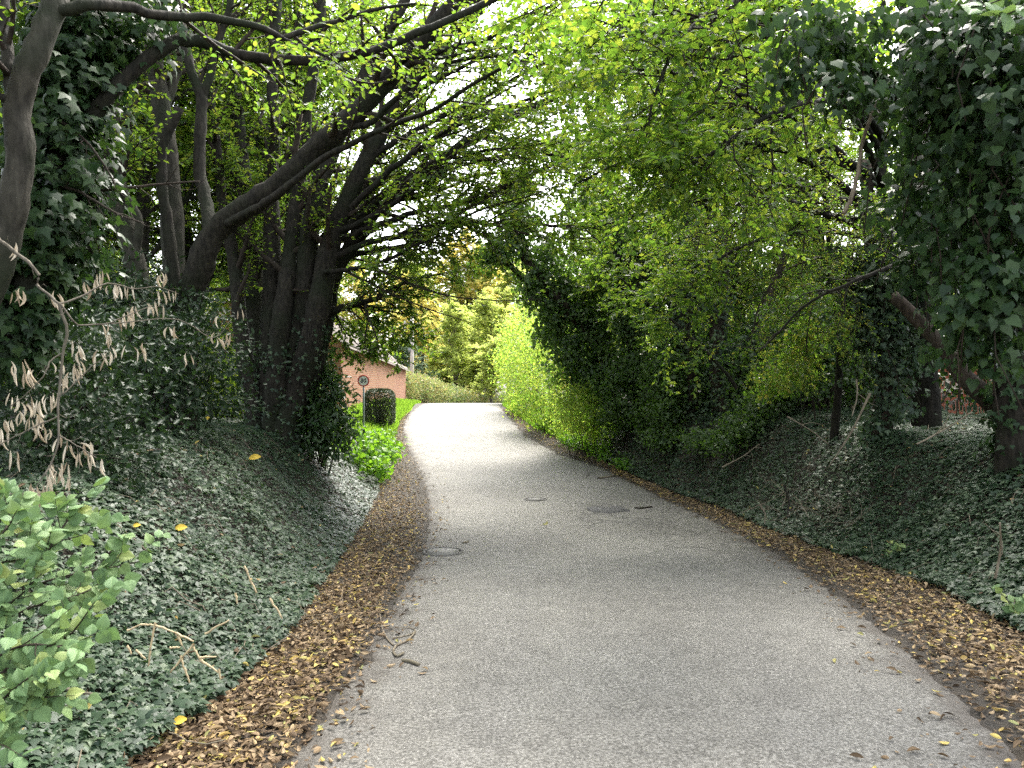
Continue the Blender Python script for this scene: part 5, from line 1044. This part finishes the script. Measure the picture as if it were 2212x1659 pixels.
# clipped round-cornered bush behind the sign
cb = thing('clipped_bush', (-4.28, 25, gz(-4.28, 25)), 'neatly clipped dark box-shaped bush behind the speed sign', 'bush')
def superpts(n, c, r, e=4.5, sh=.12):
    d = rng.standard_normal((n, 3)); d /= (np.abs(d) ** e).sum(1, keepdims=True) ** (1 / e); return np.array(c) + d * np.array(r) * (1 - sh * rng.random((n, 1)) ** 1.5), d
zb = float(gz(-4.28, 25)); p, d = superpts(15000, (-4.28, 25, zb + .6), (.46, .6, .6)); o = Geo()
o.leaves(OVAL, p, d * .6 + .7 * rng.standard_normal(d.shape), d + .6 * rng.standard_normal(d.shape), .045 * (.6 + .7 * rng.random(len(p)))); o.build('foliage', M_BOX, cb)
o = Geo(); q = 40; b0 = np.tile([-4.28, 25, zb - .05], (q, 1)) + rng.standard_normal((q, 3)) * [.1, .15, 0]; e = np.array([-4.28, 25, zb + .6]) + rng.standard_normal((q, 3)) * [.2, .25, .22]; o.tubes(np.stack([b0, (b0 + e) / 2 + [0, 0, .05], e], 1), np.full((q, 3), .012), 4); o.build('stem', B_TWIG, cb)

# brick barn with a tiled roof
def brick_mat():
    m, t, n, l, b = new_mat('old_red_brick'); tc = n.new('ShaderNodeTexCoord'); sp = n.new('ShaderNodeSeparateXYZ'); l.new(tc.outputs['Object'], sp.inputs[0])
    ad = n.new('ShaderNodeMath'); ad.operation = 'ADD'; l.new(sp.outputs['X'], ad.inputs[0]); l.new(sp.outputs['Y'], ad.inputs[1])
    cm = n.new('ShaderNodeCombineXYZ'); l.new(ad.outputs[0], cm.inputs['X']); l.new(sp.outputs['Z'], cm.inputs['Y'])
    br = n.new('ShaderNodeTexBrick'); br.inputs['Scale'].default_value = 1; br.inputs['Brick Width'].default_value = .23; br.inputs['Row Height'].default_value = .085; br.inputs['Mortar Size'].default_value = .012; br.inputs['Bias'].default_value = -.1
    br.inputs['Color1'].default_value = (.24, .075, .034, 1); br.inputs['Color2'].default_value = (.37, .16, .08, 1); br.inputs['Mortar'].default_value = (.34, .235, .165, 1); l.new(cm.outputs[0], br.inputs['Vector'])
    ns = n.new('ShaderNodeTexNoise'); ns.inputs['Scale'].default_value = .9; ns.inputs['Detail'].default_value = 6; l.new(tc.outputs['Object'], ns.inputs['Vector']); r = ramp(n, [(.4, (.0, .0, .0)), (.7, (1, 1, 1))]); l.new(ns.outputs['Fac'], r.inputs[0])
    fm = n.new('ShaderNodeMath'); fm.operation = 'MULTIPLY'; fm.inputs[1].default_value = .45; l.new(r.outputs[0], fm.inputs[0])
    mx = n.new('ShaderNodeMix'); mx.data_type = 'RGBA'; l.new(fm.outputs[0], mx.inputs['Factor']); l.new(br.outputs['Color'], mx.inputs['A']); mx.inputs['B'].default_value = (.38, .20, .11, 1); l.new(mx.outputs['Result'], b.inputs['Base Color'])
    b.inputs['Roughness'].default_value = .9; bp = n.new('ShaderNodeBump'); bp.invert = True; bp.inputs['Distance'].default_value = .01; l.new(br.outputs['Fac'], bp.inputs['Height']); l.new(bp.outputs[0], b.inputs['Normal']); return m
M_BRICK = brick_mat(); M_TILE = plain_mat('weathered_tile', (.15, .125, .11), .9, 0, .35, 3.5); M_WOODP = plain_mat('painted_board', (.3, .27, .24), .7, 0, .2, 5)
A, B = np.array([-5.85, 26.5]), np.array([-6.31, 46.]); dirv = (B - A) / np.linalg.norm(B - A); nl_ = np.array([-dirv[1], dirv[0]]); Wd = 5.6
zt = lambda s_: 3.14 + (2.63 - 3.14) * s_
bn = thing('brick_barn', (A[0], A[1], gz(*A)), 'long low red brick barn with a weathered tile roof beside the far hedge', 'barn')
def wp(s_, w, z): q = A + (B - A) * s_ + nl_ * w; return (q[0], q[1], z)
o = Geo()
for (p_, q_) in (((0, 0), (1, 0)), ((1, 0), (1, 1)), ((1, 1), (0, 1)), ((0, 1), (0, 0))):
    V = [wp(p_[0], p_[1] * Wd, -.3), wp(q_[0], q_[1] * Wd, -.3), wp(q_[0], q_[1] * Wd, zt(q_[0])), wp(p_[0], p_[1] * Wd, zt(p_[0]))]
    if p_[0] == q_[0]:
        s_ = p_[0]; V = V[:3] + [wp(s_, Wd / 2, zt(s_) + 2.35)] + V[3:]; o.add(V, [0, 1, 2, 3, 4], [5])
    else: o.add(V, [0, 1, 2, 3], [4])
o.build('wall', M_BRICK, bn)
o = Geo(); rows = 22
for side in (0, 1):
    for k in range(rows):
        t0, t1 = k / rows, (k + 1) / rows
        def rp(s_, t_, up_): w = -.18 + (Wd / 2 + .18) * t_; w = w if side == 0 else Wd - w; q_ = (s_ * 1.012 - .006); return wp(q_, w, zt(s_) - .12 + (2.35 + .17) * t_ + up_)
        for q in range(24):
            s0, s1 = q / 24, (q + 1) / 24; h = .05 + .012 * rng.standard_normal()
            o.add([rp(s0, t0, h), rp(s1, t0, h), rp(s1, t1, .012), rp(s0, t1, .012), rp(s0, t0, 0), rp(s1, t0, 0)], [0, 1, 2, 3, 4, 5, 1, 0], [4, 4])
rf_ = o.build('roof', M_TILE, bn)
o = Geo(); V = [wp(0, -.02, zt(0) - .02), wp(1, -.02, zt(1) - .02), wp(1, -.02, zt(1) + .1), wp(0, -.02, zt(0) + .1), wp(0, -.1, zt(0) - .02), wp(1, -.1, zt(1) - .02), wp(1, -.1, zt(1) + .08), wp(0, -.1, zt(0) + .08)]
o.add(V, [4, 5, 6, 7, 0, 1, 5, 4, 1, 2, 6, 5, 3, 0, 4, 7, 2, 3, 7, 6], [4] * 5); o.build('eaves_board', M_WOODP, bn)
o = Geo(); ridge = np.array([wp(s_, Wd / 2, zt(s_) + 2.42) for s_ in np.linspace(-.006, 1.006, 20)]); o.tubes(ridge, np.full(20, .09), 8); o.build('ridge_tiles', M_TILE, bn)

# pole beyond the barn
pp = np.array([-6.4, 49.5]); zp = float(gz(*pp)); po = thing('utility_pole', (pp[0], pp[1], zp), 'pale wooden utility pole rising just beyond the barn', 'pole')
Geo().tubes(np.array([[pp[0], pp[1], zp - .2], [pp[0], pp[1], 3], [pp[0], pp[1], 6.2]]), np.array([.13, .12, .1]), 14).build('pole', plain_mat('pale_wood', (.5, .46, .42), .8, 0, .15, 4), po, True)
o = Geo(); o.box((pp[0], pp[1] - .14, 5.6), (1.1, .09, .1)); o.build('crossarm', M_WOODP, po)
for dx in (-.45, 0.45): o = Geo(); o.tubes(np.array([[pp[0] + dx, pp[1] - .14, 5.65], [pp[0] + dx, pp[1] - .14, 5.72], [pp[0] + dx, pp[1] - .14, 5.8]]), np.array([.03, .05, .025]), 10); o.build('insulator', M_WHITE, po)
o = Geo(); o.box((pp[0] - .16, pp[1] - .05, 3.9), (.14, .1, .3)); o.build('junction_box', M_GREY, po)

# long hedge running from the barn round the bend
hp = catmull([(-6.6, 46.8, 2.55), (-5.7, 51.5, 2.15), (-4.6, 57, 1.6), (-3.2, 63, 1.2), (-1.2, 71, .85), (2.5, 82, .7), (8, 95, .6)], 34)
hg = thing('hedge', (hp[0][0], hp[0][1], gz(*hp[0][:2])), 'long tawny and green hedge curving away from the barn beyond the crest', 'hedge')
cs, rs = [], []
for x, y, zt_ in hp:
    z0_ = float(gz(x, y)); hh = max(.7, zt_ - z0_) / 2; cs.append((x, y, z0_ + hh)); rs.append((.65, 1.1, hh))
p, d, c = clumps(cs, rs, 1500, 13, .16, .7); o = Geo(); o.leaves(OVAL, p, d * .5 + .7 * rng.standard_normal(p.shape), d + .6 * rng.standard_normal(p.shape), .14 * (.5 + .8 * rng.random(len(p))), np.clip(.35 + .3 * wob(p[:, 0], p[:, 1], .5) + .25 * rng.standard_normal(len(p)), 0, 1)); o.build('foliage', M_HEDGE, hg)
o = Geo(); P1 = np.array([[(x + dx, y + dy, z - rz_), (x + dx * 1.2, y + dy, z - rz_ * .3), (x + dx * 1.5, y + dy * 1.2, z + rz_ * .6)] for (x, y, z), (_, _, rz_) in zip(cs, rs) for dx, dy in ((-.2, .3), (.2, -.3), (0, 0))]); o.tubes(P1, np.full((len(P1), 3), .025), 5); o.build('stem', B_TWIG, hg)

# trees beyond the bend
at_ = free_tree('autumn_tree', (-8.6, 74), 9.0, 3.2, 'golden autumn tree above the hedge right of the utility pole', M_AUTUMN, B_MID, .23, n=(20, 9, 6), nl=10, tr=.2, z0=.1)
ft_ = free_tree('far_tree', (-4.9, 66), 7.6, 3.0, 'pale yellow-green tree with fanning bare stems above the hedge', M_FARHAZED, B_GREYSTEM, .2, n=(22, 9, 6), nl=10, tr=.16, z0=.1, ang=.6)
cd = free_tree('far_tree', (-8.0, 62), 4.4, 2.2, 'low blue-green tree tucked behind the hedge beside the barn', M_FARDARK, B_GREYSTEM, .15, n=(26, 8, 5), nl=9, tr=.14, z0=.05, ang=1.3, up=0)
dup(at_, (-12.5, 82), 2, 1.25, 'amber tree behind the barn roof ridge')
dup(ft_, (-1.8, 72), 1., 1.15, 'pale tree above the right end of the far hedge')
dup(ft_, (2.2, 62), 3., 1.2, 'pale tree behind the sunlit shrubs at the crest')
dup(ft_, (-1.6, 60), 4., (.8, .8, .6), 'small pale bush tree at the bend in front of the pale trees')
dup(at_, (4.2, 78), 4., 1.15, 'tawny tree far behind the pale tree at the bend')
dup(ft_, (-3.4, 80), 2.2, (1.5, 1.5, 1.0), 'broad pale tree filling the gap above the middle of the far hedge')
dup(ft_, (-7.0, 85), 4.1, (1.6, 1.6, 1.1), 'broad pale tree between the golden tree and the fanning tree')
dup(ft_, (0.6, 84), 5.3, (1.5, 1.5, 1.1), 'broad pale tree behind the small bush tree at the bend')
dup(ft_, (-5.8, 71), .7, (1.2, 1.2, .55), 'low pale bush showing just above the far hedge')
dup(ft_, (-2.6, 66), 3.7, (1.1, 1.1, .5), 'low pale bush above the right part of the far hedge')
FW = 'distant trees closing the view'
for k in range(34):
    x = -62 + 3.8 * k + 2.0 * rng.standard_normal(); y = 96 + 10 * rng.random() + .004 * x * x
    dup([ft_, ft_, ft_, at_][k % 4], (x, y), rng.random() * 6, (1.7 + .6 * rng.random()), 'distant tree in the row closing the horizon', FW)
FS = 'wood far behind the banks'
for k, (x, y) in enumerate([(-19, 34), (-27, 38), (-17, 50), (-34, 44), (17, 28), (21, 36), (15, 40), (10, 46), (26, 30), (24, 48), (31, 40), (14, 56)]):
    dup([wl, wl2][k % 2] if x < 0 else [wr2, wr][k % 2], (x, y), k * 1.3, 1.2 + .2 * rng.random(), 'dim tree deep in the wood on the ' + ('left, seen between trunks' if x < 0 else 'right, seen between trunks'), FS + (' left' if x < 0 else ' right'))

# covers and patches set in the lane
def cover(px, py, r, lab, rect=False):
    c0 = hit(px, py); z = float(zr(c0[1])) + .022
    root = thing('inspection_cover', (c0[0], c0[1], z), lab, 'manhole cover'); a = np.linspace(0, 2 * math.pi, 36, endpoint=False)
    o = Geo(); o.add(np.concatenate([np.stack([c0[0] + r * np.cos(a), c0[1] + r * np.sin(a), np.full(36, z)], -1), np.stack([c0[0] + (r + .0) * np.cos(a), c0[1] + r * np.sin(a), np.full(36, z - .05)], -1)]), np.concatenate([np.arange(36), *[np.array([k, k + 36, (k + 1) % 36 + 36, (k + 1) % 36]) for k in range(36)]]), [36] + [4] * 36); o.build('lid', M_IRON, root)
    o = Geo(); n_ = 36
    V = np.concatenate([np.stack([c0[0] + q * np.cos(a), c0[1] + q * np.sin(a), np.full(36, z + dz)], -1) for q, dz in ((r + .02, -.012), (r + .02, .003), (r + .045, .003), (r + .055, -.02))]); j = np.arange(36); j2 = (j + 1) % 36
    o.add(V, np.concatenate([np.stack([s_ * 36 + j, (s_ + 1) * 36 + j, (s_ + 1) * 36 + j2, s_ * 36 + j2], 1) for s_ in range(3)]), np.full(108, 4)); o.build('frame', M_IRON2, root)
M_IRON = plain_mat('worn_iron', (.135, .128, .115), .7, .05, .3, 25); M_IRON2 = plain_mat('dark_iron', (.085, .08, .072), .8, .05, .3, 25)
cover(957, 1195, .20, 'worn round inspection cover half buried by litter at the left edge of the lane')
cover(1157, 1081, .17, 'small round inspection cover near the middle of the lane')
c0 = hit(1312, 1103); a = np.linspace(0, 2 * math.pi, 22, endpoint=False); rr_ = .3 * (1 + .16 * rng.standard_normal(22)); o = Geo(); zz_ = zr(c0[1]) + .022
V0 = np.stack([c0[0] + 1.15 * rr_ * np.cos(a), c0[1] + 1.1 * rr_ * np.sin(a), np.full(22, zz_)], -1); V1 = V0 + [0, 0, -.05]; V1[:, :2] += .03 * np.stack([np.cos(a), np.sin(a)], -1)
o.add(np.concatenate([V0, V1]), np.concatenate([np.arange(22), *[np.array([k, k + 22, (k + 1) % 22 + 22, (k + 1) % 22]) for k in range(22)]]), [22] + [4] * 22)
tag(o.build('asphalt_patch', plain_mat('dark_asphalt', (.06, .058, .056), .8, 0, .4, 40)), kind='structure')
